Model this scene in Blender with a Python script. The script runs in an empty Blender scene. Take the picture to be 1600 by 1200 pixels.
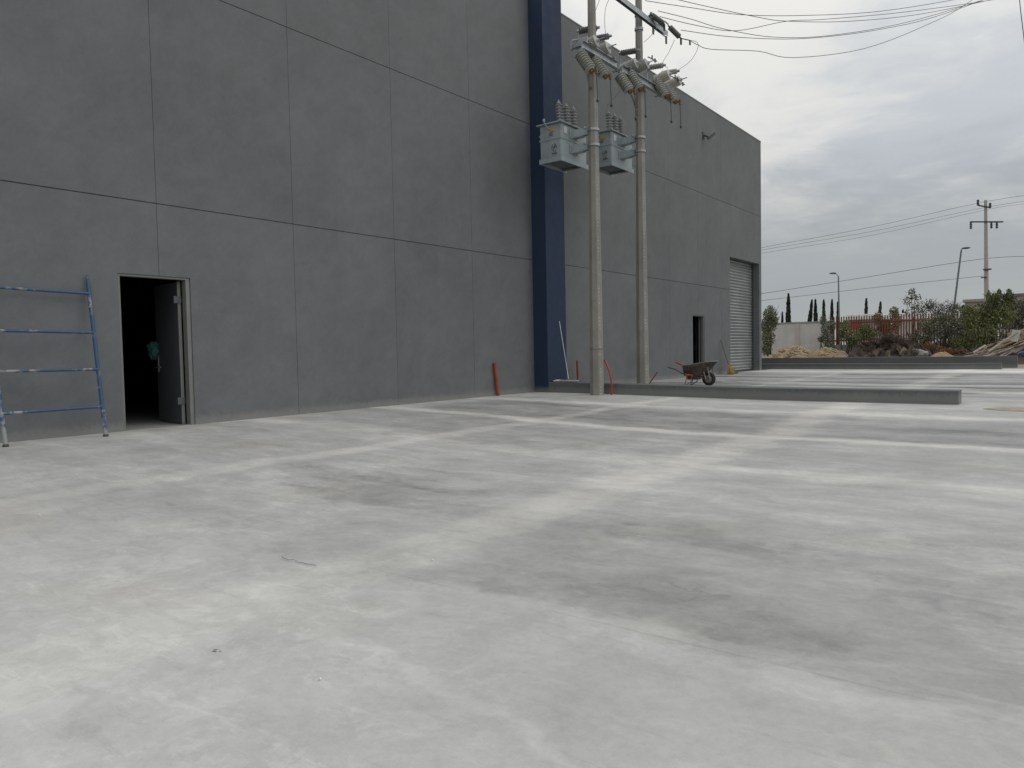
import bpy, bmesh, math, random
from math import radians as R, sin, cos, pi
from mathutils import Vector, Matrix, noise as mnoise
random.seed(7)
sc = bpy.context.scene
COL = sc.collection

# ------------------------------------------------------------------ camera
YAW, PITCH, ROLL, FPX, EYE = R(37.0784), R(-2.5202), R(-1.1063), 1155.0, 1.05
fwd = Vector((-sin(YAW)*cos(PITCH), cos(YAW)*cos(PITCH), sin(PITCH)))
rt0 = Vector((cos(YAW), sin(YAW), 0)); up0 = rt0.cross(fwd)
rt = rt0*cos(ROLL) + up0*sin(ROLL); up = -rt0*sin(ROLL) + up0*cos(ROLL)
cam_d = bpy.data.cameras.new("camera"); cam = bpy.data.objects.new("camera", cam_d); COL.objects.link(cam)
m = Matrix((rt, up, -fwd)).transposed().to_4x4(); m.translation = (0, 0, EYE); cam.matrix_world = m
cam_d.sensor_fit = 'HORIZONTAL'; cam_d.sensor_width = 36; cam_d.lens = FPX/1600*36
cam_d.clip_start = 0.05; cam_d.clip_end = 20000
sc.camera = cam

# ------------------------------------------------------------------ light, sky, exposure
SUN_EL, SUN_AZ = R(48), R(62)       # azimuth from +Y towards +X
SKY_STRENGTH, SUN_STRENGTH = 0.1, 0.70
sc.view_settings.view_transform = 'Standard'; sc.view_settings.look = 'None'
sc.view_settings.exposure = 0.0; sc.view_settings.gamma = 1
sd = bpy.data.lights.new("sun", 'SUN'); so = bpy.data.objects.new("sun", sd); COL.objects.link(so)
sd.energy = SUN_STRENGTH; sd.angle = R(40); sd.color = (1, .965, .91)
sv = Vector((sin(SUN_AZ)*cos(SUN_EL), cos(SUN_AZ)*cos(SUN_EL), sin(SUN_EL)))
so.rotation_euler = sv.to_track_quat('Z', 'Y').to_euler()

class NT:
    """small helper round a node tree"""
    def __init__(s, nt): s.nt = nt
    def n(s, t, **k):
        o = s.nt.nodes.new(t)
        for a, b in k.items(): setattr(o, a, b)
        return o
    def set(s, inp, v):
        if isinstance(v, bpy.types.NodeSocket): s.nt.links.new(v, inp)
        elif v is not None:
            try: inp.default_value = v
            except Exception: inp.default_value = (*v, 1)
    def math(s, op, a, b=None, c=None, clamp=False):
        o = s.n('ShaderNodeMath', operation=op, use_clamp=clamp); s.set(o.inputs[0], a)
        if b is not None: s.set(o.inputs[1], b)
        if c is not None: s.set(o.inputs[2], c)
        return o.outputs[0]
    def vm(s, op, a, b=None):
        o = s.n('ShaderNodeVectorMath', operation=op); s.set(o.inputs[0], a)
        if b is not None: s.set(o.inputs[1], b)
        return o.outputs[1] if op in ('LENGTH', 'DISTANCE', 'DOT_PRODUCT') else o.outputs[0]
    def noise(s, vec, scale, detail=4, rough=.55, dist=0., out=0):
        o = s.n('ShaderNodeTexNoise'); s.set(o.inputs['Vector'], vec); s.set(o.inputs['Scale'], scale)
        s.set(o.inputs['Detail'], detail); s.set(o.inputs['Roughness'], rough); s.set(o.inputs['Distortion'], dist)
        return o.outputs[out]
    def mr(s, v, a, b, c=0., d=1., smooth=True):
        o = s.n('ShaderNodeMapRange', interpolation_type='SMOOTHSTEP' if smooth else 'LINEAR')
        for i, x in enumerate((v, a, b, c, d)): s.set(o.inputs[i], x)
        return o.outputs[0]
    def mix(s, f, a, b, mode='MIX'):
        o = s.n('ShaderNodeMix', data_type='RGBA', blend_type=mode); s.set(o.inputs[0], f)
        s.set(o.inputs[6], a); s.set(o.inputs[7], b); return o.outputs[2]
    def sep(s, v):
        o = s.n('ShaderNodeSeparateXYZ'); s.set(o.inputs[0], v); return o.outputs
    def comb(s, x, y, z):
        o = s.n('ShaderNodeCombineXYZ'); s.set(o.inputs[0], x); s.set(o.inputs[1], y); s.set(o.inputs[2], z); return o.outputs[0]
    def bump(s, h, strength=.3, dist=.02):
        o = s.n('ShaderNodeBump'); s.set(o.inputs['Strength'], strength); s.set(o.inputs['Distance'], dist); s.set(o.inputs['Height'], h)
        return o.outputs[0]

w = bpy.data.worlds.new("World"); sc.world = w; w.use_nodes = True
T = NT(w.node_tree); bg = w.node_tree.nodes['Background']
sky = T.n('ShaderNodeTexSky', sky_type='NISHITA', sun_disc=False, sun_elevation=SUN_EL, sun_rotation=SUN_AZ)
dv = T.vm('NORMALIZE', T.n('ShaderNodeTexCoord').outputs['Generated'])
dx, dy, dz = T.sep(dv)
zz = T.math('MAXIMUM', dz, 0.0)
dn = T.math('ADD', zz, 0.16)
pv = T.comb(T.math('DIVIDE', dx, dn), T.math('DIVIDE', dy, dn), T.math('MULTIPLY', zz, 1.5))
wv = T.vm('ADD', pv, T.vm('MULTIPLY', T.noise(pv, 1.3, 3, out=1), (.35, .35, .35)))
n1 = T.noise(wv, 1.0, 8, .55)
n2 = T.noise(T.vm('ADD', wv, (7.3, 2.1, 0)), 3.1, 8, .6)
nn = T.math('ADD', T.math('MULTIPLY', n1, .68), T.math('MULTIPLY', n2, .32))
cl = T.mr(nn, .415, .585)
grey = (5.35, 5.62, 5.9, 1); white = (7.45, 7.35, 7.05, 1)
cloud = T.mix(cl, grey, white)
# an overcast sky is about three times brighter overhead than low down
lum = T.math('ADD', T.math('MULTIPLY', zz, 1.0), T.math('SUBTRACT', .815, T.math('MULTIPLY', T.mr(dz, .16, .02), .1)))
cloud = T.mix(1.0, cloud, T.comb(lum, lum, lum), 'MULTIPLY')
low = T.mix(T.noise(T.comb(dx, dy, T.math('MULTIPLY', dz, 5)), 3.5, 4), (3.35, 3.65, 3.85, 1), (4.1, 4.3, 4.4, 1))
edge = T.math('ADD', dz, T.math('MULTIPLY', T.math('SUBTRACT', n2, .5), .16))
cloud = T.mix(T.mr(edge, .27, .10, 0, .92), cloud, low)
skyc = T.mix(.93, sky.outputs[0], cloud)
T.set(bg.inputs[0], skyc); bg.inputs[1].default_value = SKY_STRENGTH

# ------------------------------------------------------------------ geometry helpers
def ray(px, py): return fwd + rt*((px-800)/FPX) - up*((py-600)/FPX)
def AY(px, py, y):                       # point seen at a photo pixel on the vertical plane Y=y
    d = ray(px, py); return Vector((0, 0, EYE)) + d*(y/d.y)
def AX(px, py, x):
    d = ray(px, py); return Vector((0, 0, EYE)) + d*(x/d.x)
def sstep(a, b, x):
    t = min(1, max(0, (x-a)/(b-a))); return t*t*(3-2*t)
def gz(x, y):                            # the yard falls a little away from the wall
    s = sstep(-10.6, -4.2, x)
    t = 1 - .6*sstep(10.3, 13.5, y) - .3*sstep(18, 32, y)
    return -0.17*s*t
def G(px, py):
    d = ray(px, py); z = 0
    for _ in range(12):
        p = Vector((0, 0, EYE)) + d*((z-EYE)/d.z); z = gz(p.x, p.y)
    return p

class MB:
    def __init__(s): s.v = []; s.f = []
    def quad(s, a, b, c, d):
        i = len(s.v); s.v += [tuple(a), tuple(b), tuple(c), tuple(d)]; s.f.append((i, i+1, i+2, i+3)); return s
    def box(s, x0, x1, y0, y1, z0, z1, bev=0., M=None):
        bm = bmesh.new(); bmesh.ops.create_cube(bm, size=1)
        for v in bm.verts: v.co = Vector(((x0+x1)/2+v.co.x*(x1-x0), (y0+y1)/2+v.co.y*(y1-y0), (z0+z1)/2+v.co.z*(z1-z0)))
        if bev: bmesh.ops.bevel(bm, geom=bm.edges[:], offset=bev, segments=2, affect='EDGES', profile=.5)
        return s.bm(bm, M)
    def bm(s, bm, M=None):
        i = len(s.v); bm.verts.index_update()
        for v in bm.verts: s.v.append(tuple(M @ v.co if M else v.co))
        for f in bm.faces: s.f.append(tuple(i+v.index for v in f.verts))
        bm.free(); return s
    def obox(s, a, b, wd, th, upv=(0, 0, 1), bev=0.):          # bar of rectangular section from a to b
        a, b = Vector(a), Vector(b); d = b-a; L = d.length; d.normalize(); u = Vector(upv)
        sx = d.cross(u)
        if sx.length < 1e-4: sx = d.cross(Vector((1, 0, 0)))
        sx.normalize(); u = sx.cross(d)
        M = Matrix((d, sx, u)).transposed().to_4x4(); M.translation = (a+b)/2
        return s.box(-L/2, L/2, -wd/2, wd/2, -th/2, th/2, bev, M)
    def lathe(s, a, b, prof, n=12):                            # prof: (t along a-b in 0..1 or metres, radius)
        a, b = Vector(a), Vector(b); d = (b-a); L = d.length; d.normalize()
        p = d.orthogonal().normalized(); q = d.cross(p); i0 = len(s.v)
        for t, r in prof:
            c = a+d*(t*L)
            for k in range(n):
                an = 2*pi*k/n; s.v.append(tuple(c+(p*cos(an)+q*sin(an))*r))
        for j in range(len(prof)-1):
            for k in range(n):
                s.f.append((i0+j*n+k, i0+j*n+(k+1) % n, i0+(j+1)*n+(k+1) % n, i0+(j+1)*n+k))
        s.f.append(tuple(i0+k for k in reversed(range(n)))); s.f.append(tuple(i0+(len(prof)-1)*n+k for k in range(n)))
        return s
    def cyl(s, a, b, r0, r1=None, n=10): return s.lathe(a, b, [(0, r0), (1, r0 if r1 is None else r1)], n)
    def tube(s, pts, r, n=6):
        pts = [Vector(p) for p in pts]; i0 = len(s.v); pr = None
        rs = r if isinstance(r, (list, tuple)) else [r]*len(pts)
        for i, p in enumerate(pts):
            d = (pts[min(i+1, len(pts)-1)]-pts[max(i-1, 0)]).normalized()
            pr = d.orthogonal().normalized() if pr is None else (pr-d*pr.dot(d)).normalized()
            q = d.cross(pr)
            for k in range(n):
                an = 2*pi*k/n; s.v.append(tuple(p+(pr*cos(an)+q*sin(an))*rs[i]))
        for j in range(len(pts)-1):
            for k in range(n):
                s.f.append((i0+j*n+k, i0+j*n+(k+1) % n, i0+(j+1)*n+(k+1) % n, i0+(j+1)*n+k))
        s.f.append(tuple(i0+k for k in reversed(range(n)))); s.f.append(tuple(i0+(len(pts)-1)*n+k for k in range(n)))
        return s
    def blob(s, c, r, sub=2, amp=.25, fr=1.5, seed=0):
        bm = bmesh.new(); bmesh.ops.create_icosphere(bm, subdivisions=sub, radius=1)
        r = Vector(r) if hasattr(r, '__len__') else Vector((r, r, r)); c = Vector(c)
        for v in bm.verts:
            k = 1+amp*mnoise.noise(v.co*fr+Vector((seed*3.1, seed*1.7, seed))) + amp*.5*mnoise.noise(v.co*fr*2.7+Vector((seed, 5, 3)))
            v.co = Vector((c.x+v.co.x*r.x*k, c.y+v.co.y*r.y*k, c.z+v.co.z*r.z*k))
        return s.bm(bm)
    def build(s, name, mat, parent=None, smooth=False):
        me = bpy.data.meshes.new(name); o = bpy.data.objects.new(name, me); COL.objects.link(o)
        org = Vector((0, 0, 0)); p = parent
        while p is not None: org += p.location; p = p.parent
        me.from_pydata([tuple(Vector(v)-org) for v in s.v], [], s.f); me.update()
        bm = bmesh.new(); bm.from_mesh(me); bmesh.ops.recalc_face_normals(bm, faces=bm.faces[:]); bm.to_mesh(me); bm.free()
        me.materials.append(mat)
        if smooth:
            for f in me.polygons: f.use_smooth = True
            me.set_sharp_from_angle(angle=R(40))
        if parent: o.parent = parent
        return o

def tag(o, label=None, cat=None, group=None, kind=None):
    if label: o['label'] = label
    if cat: o['category'] = cat
    if group: o['group'] = group
    if kind: o['kind'] = kind
    return o
def thing(name, label, cat, loc=(0, 0, 0), group=None):
    o = bpy.data.objects.new(name, None); COL.objects.link(o); o.location = loc; o.empty_display_size = .2
    return tag(o, label, cat, group)

# ------------------------------------------------------------------ materials
def new_mat(name):
    mt = bpy.data.materials.new(name); mt.use_nodes = True
    return mt, NT(mt.node_tree), mt.node_tree.nodes['Principled BSDF']
def coords(T): return T.n('ShaderNodeTexCoord').outputs['Object']
def gpos(T): return T.n('ShaderNodeNewGeometry').outputs['Position']
def plain(name, col, rough=.6, metal=0., var=.25, scale=6., bump=0., col2=None, spec=.5, lo=.35, hi=.65):
    mt, T, b = new_mat(name); v = coords(T)
    f = T.noise(v, scale, 6, .6)
    c2 = col2 or tuple(c*(1-var) for c in col)
    c = T.mix(T.mr(f, lo, hi), (*c2, 1), (*col, 1))
    c = T.mix(T.mr(T.noise(v, scale*7, 3), .3, .7, 0, .25), c, (*[x*.7 for x in col], 1))
    T.set(b.inputs['Base Color'], c); b.inputs['Roughness'].default_value = rough; b.inputs['Metallic'].default_value = metal
    b.inputs['Specular IOR Level'].default_value = spec
    if bump: T.set(b.inputs['Normal'], T.bump(T.noise(v, scale*5, 5), bump, .01))
    return mt

def wall_paint(name, base, var=.12):
    mt, T, b = new_mat(name); v = gpos(T)
    big = T.noise(v, .55, 6, .62, .4); mid = T.noise(v, 2.3, 6, .65, .3)
    sx, sy, sz = T.sep(v)
    strk = T.noise(T.comb(sx, T.math('MULTIPLY', sy, 3.5), T.math('MULTIPLY', sz, .35)), 1.2, 5, .6)
    trow = T.noise(v, 11, 5, .7, 1.2)
    f = T.math('ADD', T.math('MULTIPLY', T.math('SUBTRACT', big, .5), 1.0), T.math('MULTIPLY', T.math('SUBTRACT', mid, .5), .75))
    f = T.math('ADD', f, T.math('MULTIPLY', T.math('SUBTRACT', strk, .5), .16))
    f = T.math('ADD', f, T.math('MULTIPLY', T.math('SUBTRACT', trow, .5), .5))
    trw2 = T.noise(T.comb(sx, T.math('ADD', sy, T.math('MULTIPLY', sz, .7)), T.math('MULTIPLY', T.math('SUBTRACT', sz, T.math('MULTIPLY', sy, .7)), 2.)), 1.6, 8, .7, .8)
    f = T.math('ADD', f, T.math('MULTIPLY', T.math('SUBTRACT', trw2, .5), .8))
    cell = T.n('ShaderNodeTexWhiteNoise', noise_dimensions='2D'); T.set(cell.inputs['Vector'], T.comb(T.math('FLOOR', T.math('DIVIDE', T.math('SUBTRACT', sy, 5.75), 2.446)), T.math('FLOOR', T.math('DIVIDE', sz, 3.38)), 0.))
    f = T.math('ADD', f, T.math('MULTIPLY', T.math('SUBTRACT', cell.outputs['Value'], .5), .12))
    k = T.math('ADD', 1.0, T.math('MULTIPLY', f, var*4))
    # dust splashed up from the yard along the foot of the wall
    d = T.mr(T.math('ADD', sz, T.math('MULTIPLY', trow, -.16)), -.05, .10, .55, 0)
    c = T.mix(1.0, (*base, 1), T.comb(k, k, k), 'MULTIPLY')
    c = T.mix(d, c, (.26, .255, .24, 1))
    T.set(b.inputs['Base Color'], c)
    T.set(b.inputs['Roughness'], T.mr(mid, .3, .7, .62, .8)); b.inputs['Specular IOR Level'].default_value = .3
    h = T.math('ADD', trow, T.math('MULTIPLY', mid, 1.5))
    T.set(b.inputs['Normal'], T.bump(h, .22, .012))
    return mt
M_wall = wall_paint('grey_wall_paint', (.134, .142, .1455))
M_navy = wall_paint('navy_wall_paint', (.020, .034, .070), .10)
M_kerb = wall_paint('grey_kerb_paint', (.115, .122, .123), .12)
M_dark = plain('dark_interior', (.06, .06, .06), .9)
M_frame = plain('grey_door_frame_paint', (.19, .195, .185), .5, var=.12)
M_leaf_door = plain('grey_door_paint', (.095, .10, .108), .45, var=.1, scale=2)
M_groove = plain('groove_shadow_gap', (.05, .05, .05), .9)
M_steel = plain('galvanised_steel', (.42, .44, .45), .45, .75, .25, 9)
M_darksteel = plain('dark_steel', (.08, .08, .08), .5, .5)
M_blackrub = plain('black_rubber', (.02, .02, .02), .75)
M_conc_pole = plain('pole_concrete', (.275, .262, .235), .85, var=.2, scale=2, bump=.3)
def add_lugs():
    T = NT(M_conc_pole.node_tree); b = T.nt.nodes['Principled BSDF']; c0 = b.inputs['Base Color'].links[0].from_socket
    v = coords(T); x, y, z = T.sep(v); xy = T.vm('NORMALIZE', T.comb(x, y, 0.))
    on = T.mr(T.vm('DOT_PRODUCT', xy, (cos(R(-24)), sin(R(-24)), 0)), .985, .992)
    fr = T.math('FRACT', T.math('DIVIDE', z, .085)); dot = T.math('MULTIPLY', T.mr(fr, .02, .12), T.mr(fr, .62, .5))
    T.set(b.inputs['Base Color'], T.mix(T.math('MULTIPLY', T.math('MULTIPLY', on, dot), T.math('MULTIPLY', T.mr(z, 7, 2, .1, .5), T.mr(T.noise(v, 5, 4, .7), .42, .6))), c0, (.50, .48, .44, 1)))
add_lugs()
M_xfmr = plain('transformer_grey_paint', (.31, .355, .36), .45, var=.24, scale=2.2)
M_xfmr_b = plain('transformer_bracket_paint', (.30, .35, .37), .45, var=.12, scale=4)
M_xfmr_shade = plain('transformer_underside_shade', (.12, .135, .14), .6, var=.3)  # darker copy of the tank grey: shade under the transformer put into the colour
M_porc = plain('grey_porcelain', (.34, .34, .31), .3, var=.15)
M_porc_d = plain('dark_porcelain', (.13, .135, .115), .35, var=.2)
M_porc_w = plain('pale_porcelain', (.50, .48, .42), .3, var=.15)
M_porc_b = plain('bushing_porcelain', (.36, .37, .36), .25, var=.12)
M_rust = plain('rusty_brass', (.20, .13, .05), .6, .4, .5, 30)
M_yellow = plain('yellow_label', (.62, .36, .02), .5)
M_labelw = plain('pale_label', (.55, .56, .55), .5)
M_labeld = plain('dark_print', (.09, .09, .09), .5)
M_blue = None
M_orange = plain('orange_conduit', (.36, .062, .030), .5, var=.35)
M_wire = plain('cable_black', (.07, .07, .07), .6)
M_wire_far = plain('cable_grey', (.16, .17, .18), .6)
M_teal = plain('teal_cloth', (.03, .15, .12), .9, var=.4, scale=20)
M_white = plain('white_plastic', (.75, .76, .78), .4, var=.1)
M_wood = plain('broom_handle_wood', (.16, .12, .06), .7, var=.4)
M_straw = plain('broom_straw', (.36, .25, .07), .9, var=.45, scale=40)
M_tray = plain('dusty_wheelbarrow_tray', (.15, .128, .118), .85, .0, .4, 7, bump=.3, col2=(.085, .075, .07))
M_cement = plain('cement_splashed_steel', (.27, .25, .22), .8, .1, .4, 20)
M_redp = plain('red_plastic', (.50, .07, .04), .45)

def scaffold_paint():
    mt, T, b = new_mat('chipped_blue_paint'); v = coords(T)
    p = gpos(T); sx, sy, sz = T.sep(p)
    n = T.noise(v, 9, 6, .7); n2 = T.noise(v, 2.2, 4, .6)
    low = T.mr(sz, .42, .05, 0, .20); lefty = T.mr(sy, 4.15, 3.5, 0, .17)
    wear = T.mr(T.math('ADD', T.math('ADD', n, T.math('MULTIPLY', T.math('SUBTRACT', n2, .5), .7)), T.math('ADD', low, lefty)), .60, .76)
    c = T.mix(wear, (.028, .074, .155, 1), (.27, .28, .27, 1))
    T.set(b.inputs['Base Color'], c); b.inputs['Roughness'].default_value = .55
    T.set(b.inputs['Normal'], T.bump(wear, .3, .003)); return mt
M_blue = scaffold_paint()

def foliage(name, dark, light):
    mt, T, b = new_mat(name); v = gpos(T)
    oi = T.n('ShaderNodeNewGeometry').outputs['Random Per Island']
    f = T.math('ADD', T.math('MULTIPLY', T.noise(v, .9, 3), .55), T.math('MULTIPLY', oi, .45))
    T.set(b.inputs['Base Color'], T.mix(T.mr(f, .3, .68), (*dark, 1), (*light, 1)))
    b.inputs['Roughness'].default_value = .65; b.inputs['Specular IOR Level'].default_value = .25
    return mt
M_cyp = foliage('cypress_leaves', (.022, .027, .020), (.045, .052, .038))
M_cyp_g = foliage('greener_cypress_leaves', (.035, .045, .025), (.07, .085, .045))
M_olive = foliage('olive_leaves', (.09, .105, .06), (.20, .215, .125))
M_greyg = foliage('grey_green_leaves', (.095, .105, .08), (.19, .20, .15))
M_green = foliage('green_leaves', (.085, .10, .04), (.19, .21, .085))
M_yelg = foliage('yellow_green_leaves', (.07, .085, .025), (.17, .19, .06))
M_darkg = foliage('dark_green_leaves', (.08, .08, .052), (.16, .155, .10))
M_brush = foliage('brown_brush', (.06, .045, .025), (.16, .11, .06))
M_redbrush = foliage('reddish_dry_grass', (.14, .06, .03), (.26, .14, .07))
M_bark = plain('bark', (.07, .055, .04), .9, var=.4)

def concrete():
    mt, T, b = new_mat('trowelled_concrete'); p = gpos(T)
    px_, py_, pz_ = T.sep(p)
    warp = T.noise(p, .9, 4, .6, out=1)
    pw = T.vm('ADD', p, T.vm('MULTIPLY', T.vm('SUBTRACT', warp, (.5, .5, .5)), (.5, .5, 0)))
    wf = T.noise(p, 6, 4, .7, out=1)
    pw2 = T.vm('ADD', pw, T.vm('MULTIPLY', T.vm('SUBTRACT', wf, (.5, .5, .5)), (.16, .16, 0)))
    wx, wy, _ = T.sep(pw2)
    big = T.noise(p, .42, 6, .6, .5)
    stk = T.noise(T.comb(T.math('MULTIPLY', wx, .42), T.math('MULTIPLY', wy, 1.7), 0.), 1.0, 6, .62)
    stk2 = T.noise(T.comb(T.math('MULTIPLY', wx, 1.3), T.math('MULTIPLY', wy, 5.5), 3.), 1.0, 5, .65)
    cld = T.noise(pw, 1.9, 10, .68, .15)
    fine = T.noise(p, 22, 8, .78); grit = T.noise(p, 120, 4, .7)
    farf = T.mr(py_, 5., 9.)
    def c5(n, k): return T.math('MULTIPLY', T.math('SUBTRACT', n, .5), k)
    val = T.math('ADD', c5(big, .15), c5(cld, .27))
    tro = T.noise(T.comb(T.math('ADD', wx, wy), T.math('MULTIPLY', T.math('SUBTRACT', wy, wx), 2.2), 5.), 2.6, 8, .72)
    val = T.math('ADD', val, c5(tro, .12))
    crust = T.mr(T.noise(pw, 3.3, 10, .78, .3), .50, .57, 0, .045)
    scf = T.noise(T.comb(T.math('MULTIPLY', px_, 1.7), T.math('MULTIPLY', py_, 7.), 8.), 1.0, 10, .74, .4)
    val = T.math('SUBTRACT', val, T.math('MULTIPLY', T.mr(scf, .545, .61), T.mr(cld, .35, .6, .0, .05)))
    val = T.math('ADD', val, T.math('MULTIPLY', T.mr(scf, .44, .38), T.mr(big, .4, .6, .01, .05)))
    vc = T.n('ShaderNodeTexVoronoi', feature='DISTANCE_TO_EDGE'); T.set(vc.inputs['Vector'], pw2); vc.inputs['Scale'].default_value = .42
    crk = T.math('MULTIPLY', T.mr(vc.outputs['Distance'], .0035, .001), T.mr(T.noise(p, .7, 3), .55, .62))
    val = T.math('SUBTRACT', val, T.math('MULTIPLY', crk, .045))
    val = T.math('ADD', val, T.math('MULTIPLY', crust, T.mr(big, .42, .58)))
    val = T.math('ADD', val, T.math('MULTIPLY', c5(stk, .36), T.mr(py_, 1.5, 6.5, .30, 1.)))
    val = T.math('ADD', val, T.math('MULTIPLY', c5(stk2, .17), T.mr(py_, 1.5, 7, .5, 1.)))
    val = T.math('ADD', val, T.math('ADD', c5(fine, .17), c5(grit, .09)))
    # bays that were poured and burnished darker
    def band(v, a, c, s=.18): return T.math('MULTIPLY', T.mr(v, a-s, a+s), T.mr(v, c+s, c-s))
    bay = T.math('MULTIPLY', band(wy, 10.15, 12.55), band(wx, -10.2, 1.4, .3))
    val = T.math('SUBTRACT', val, T.math('MULTIPLY', bay, .125))
    bay2 = T.math('MULTIPLY', band(wy, 7.7, 9.75), T.mr(stk, .35, .6))
    val = T.math('SUBTRACT', val, T.math('MULTIPLY', bay2, .095))
    # single dark smears
    smear = T.noise(T.comb(T.math('MULTIPLY', wx, .8), T.math('MULTIPLY', wy, 1.5), 9.), 2.0, 9, .68)
    for (ux, uy, rx, ry, a) in ((600, 765, 1.0, .55, .17), (520, 740, .7, .3, .08), (1040, 830, .70, .30, .13), (960, 905, .75, .26, .09), (1090, 955, .7, .22, .07), (1190, 985, .30, .2, .08),
                                (1290, 815, .55, .16, .10), (1400, 900, .9, .4, .10), (1520, 960, .5, .25, .08), (770, 655, .9, .5, .08), (180, 965, .35, .10, .06),
                                (1480, 588, 1.6, .28, .20), (1560, 601, 2.2, .16, .22), (1420, 583, 2.2, .22, .15), (1590, 590, 1.2, .35, .2), (1330, 588, 2.2, .5, .08), (1520, 676, 1.2, .3, .10), (1560, 628, .9, .10, .14)):
        q = G(ux, uy)
        d = T.vm('LENGTH', T.vm('MULTIPLY', T.vm('SUBTRACT', T.vm('MULTIPLY', pw2, (1, 1, 0)), (q.x, q.y, 0)), (1/rx, 1/ry, 0)))
        val = T.math('SUBTRACT', val, T.math('MULTIPLY', T.mr(T.math('ADD', d, T.math('MULTIPLY', T.math('SUBTRACT', smear, .5), -3.4)), 1.2, .45), a*.46))
    wet = T.noise(T.comb(T.math('MULTIPLY', px_, .16), T.math('MULTIPLY', wy, .95), 2.), 1.0, 7, .6, .6)
    wetm = T.math('MULTIPLY', T.math('MULTIPLY', T.mr(wet, .46, .57), .21), T.math('MULTIPLY', T.mr(py_, 16.5, 19.), T.mr(wy, 31.5, 29.)))
    val = T.math('SUBTRACT', val, wetm)
    # cement dust left white along the joints
    dust = None
    for (axis, c, wd, a) in (('x', -6.95, .17, .10), ('x', -3.25, .30, .115), ('y', 10.0, .20, .12), ('y', 12.95, .19, .12), ('y', 7.15, .25, .06), ('x', .75, .15, .08), ('y', 19.6, .55, .17), ('y', 22.6, .35, .08), ('y', 31.2, 1.2, .16)):
        d = T.math('ABSOLUTE', T.math('SUBTRACT', wx if axis == 'x' else wy, c))
        mk = T.math('MULTIPLY', T.mr(d, wd*1.5, wd*.45), a)
        mk = T.math('MULTIPLY', mk, T.mr(cld, .25, .5, .5, 1.))
        if axis == 'x': mk = T.math('MULTIPLY', mk, T.mr(py_, 2.0, 7.5, .45, 1.))
        dust = mk if dust is None else T.math('MAXIMUM', dust, mk)
    # pale bay in front of the joint nearest the camera
    nb = T.math('ADD', wy, T.math('MULTIPLY', T.math('SUBTRACT', smear, .5), 1.3))
    dk = T.math('MULTIPLY', T.math('MULTIPLY', T.mr(nb, 2.8, 3.05), T.mr(nb, 5.4, 3.9)), T.math('MULTIPLY', T.mr(wx, -3.3, -2.3), T.mr(wx, 1.2, .0)))
    val = T.math('SUBTRACT', val, T.math('MULTIPLY', dk, .055))
    near = T.math('MULTIPLY', T.mr(nb, 3.05, 2.75), .035)
    far_pale = T.math('SUBTRACT', T.math('MULTIPLY', T.math('MULTIPLY', T.mr(wy, 30.5, 32.5), T.mr(wx, -6, -3)), .17), T.math('MULTIPLY', T.mr(wy, 15, 17), .075))
    val = T.math('ADD', T.math('ADD', val, dust), T.math('ADD', near, far_pale))
    # saw cuts and hairline cracks
    exact = T.math('ABSOLUTE', T.math('SUBTRACT', T.math('ADD', py_, T.math('MULTIPLY', T.noise(p, 3, 3), .012)), 2.83))
    cut = T.math('MULTIPLY', T.mr(exact, .011, .003), T.mr(T.noise(p, .9, 3), .42, .6))
    val = T.math('SUBTRACT', val, T.math('MULTIPLY', cut, .05))
    a_, b_ = G(1090/2, 600+800/2), G(800, 600+1090/2)
    nrm = Vector((-(b_-a_).y, (b_-a_).x, 0)).normalized()
    dd = T.math('ABSOLUTE', T.math('SUBTRACT', T.vm('DOT_PRODUCT', pw2, tuple(nrm)), nrm.dot(a_)))
    val = T.math('ADD', val, T.math('MULTIPLY', T.math('MULTIPLY', T.mr(dd, .06, .0), T.mr(wy, 2.4, 1.9)), .05))
    # scattered droplets and boot marks
    vor = T.n('ShaderNodeTexVoronoi'); T.set(vor.inputs['Vector'], pw2); vor.inputs['Scale'].default_value = 2.3
    spk = T.math('MULTIPLY', T.mr(vor.outputs['Distance'], .05, .02), T.mr(T.noise(p, 1.4, 2), .55, .62))
    val = T.math('SUBTRACT', val, T.math('MULTIPLY', spk, .06))
    val = T.math('ADD', val, T.math('MULTIPLY', T.mr(py_, 2.6, 1.3), .03))
    base = T.math('ADD', .41, val, clamp=True)
    warm = T.math('MAXIMUM', T.mr(T.noise(p, .8, 5), .5, .7, 0, .5), T.math('MULTIPLY', dust, 5., clamp=True))
    tint = T.mix(warm, (1.01, 1.0, .96, 1), (1.05, .985, .89, 1))
    c = T.mix(1.0, T.comb(base, base, base), tint, 'MULTIPLY')
    T.set(b.inputs['Base Color'], c)
    T.set(b.inputs['Roughness'], T.mr(val, -.25, .15, .48, .78)); b.inputs['Specular IOR Level'].default_value = .3
    h = T.math('ADD', T.math('MULTIPLY', fine, .5), T.math('ADD', T.math('MULTIPLY', grit, .35), T.math('MULTIPLY', cld, .6)))
    T.set(b.inputs['Normal'], T.bump(T.math('SUBTRACT', h, T.math('MULTIPLY', cut, 1.5)), .16, .012))
    return mt
M_conc = concrete()

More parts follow.
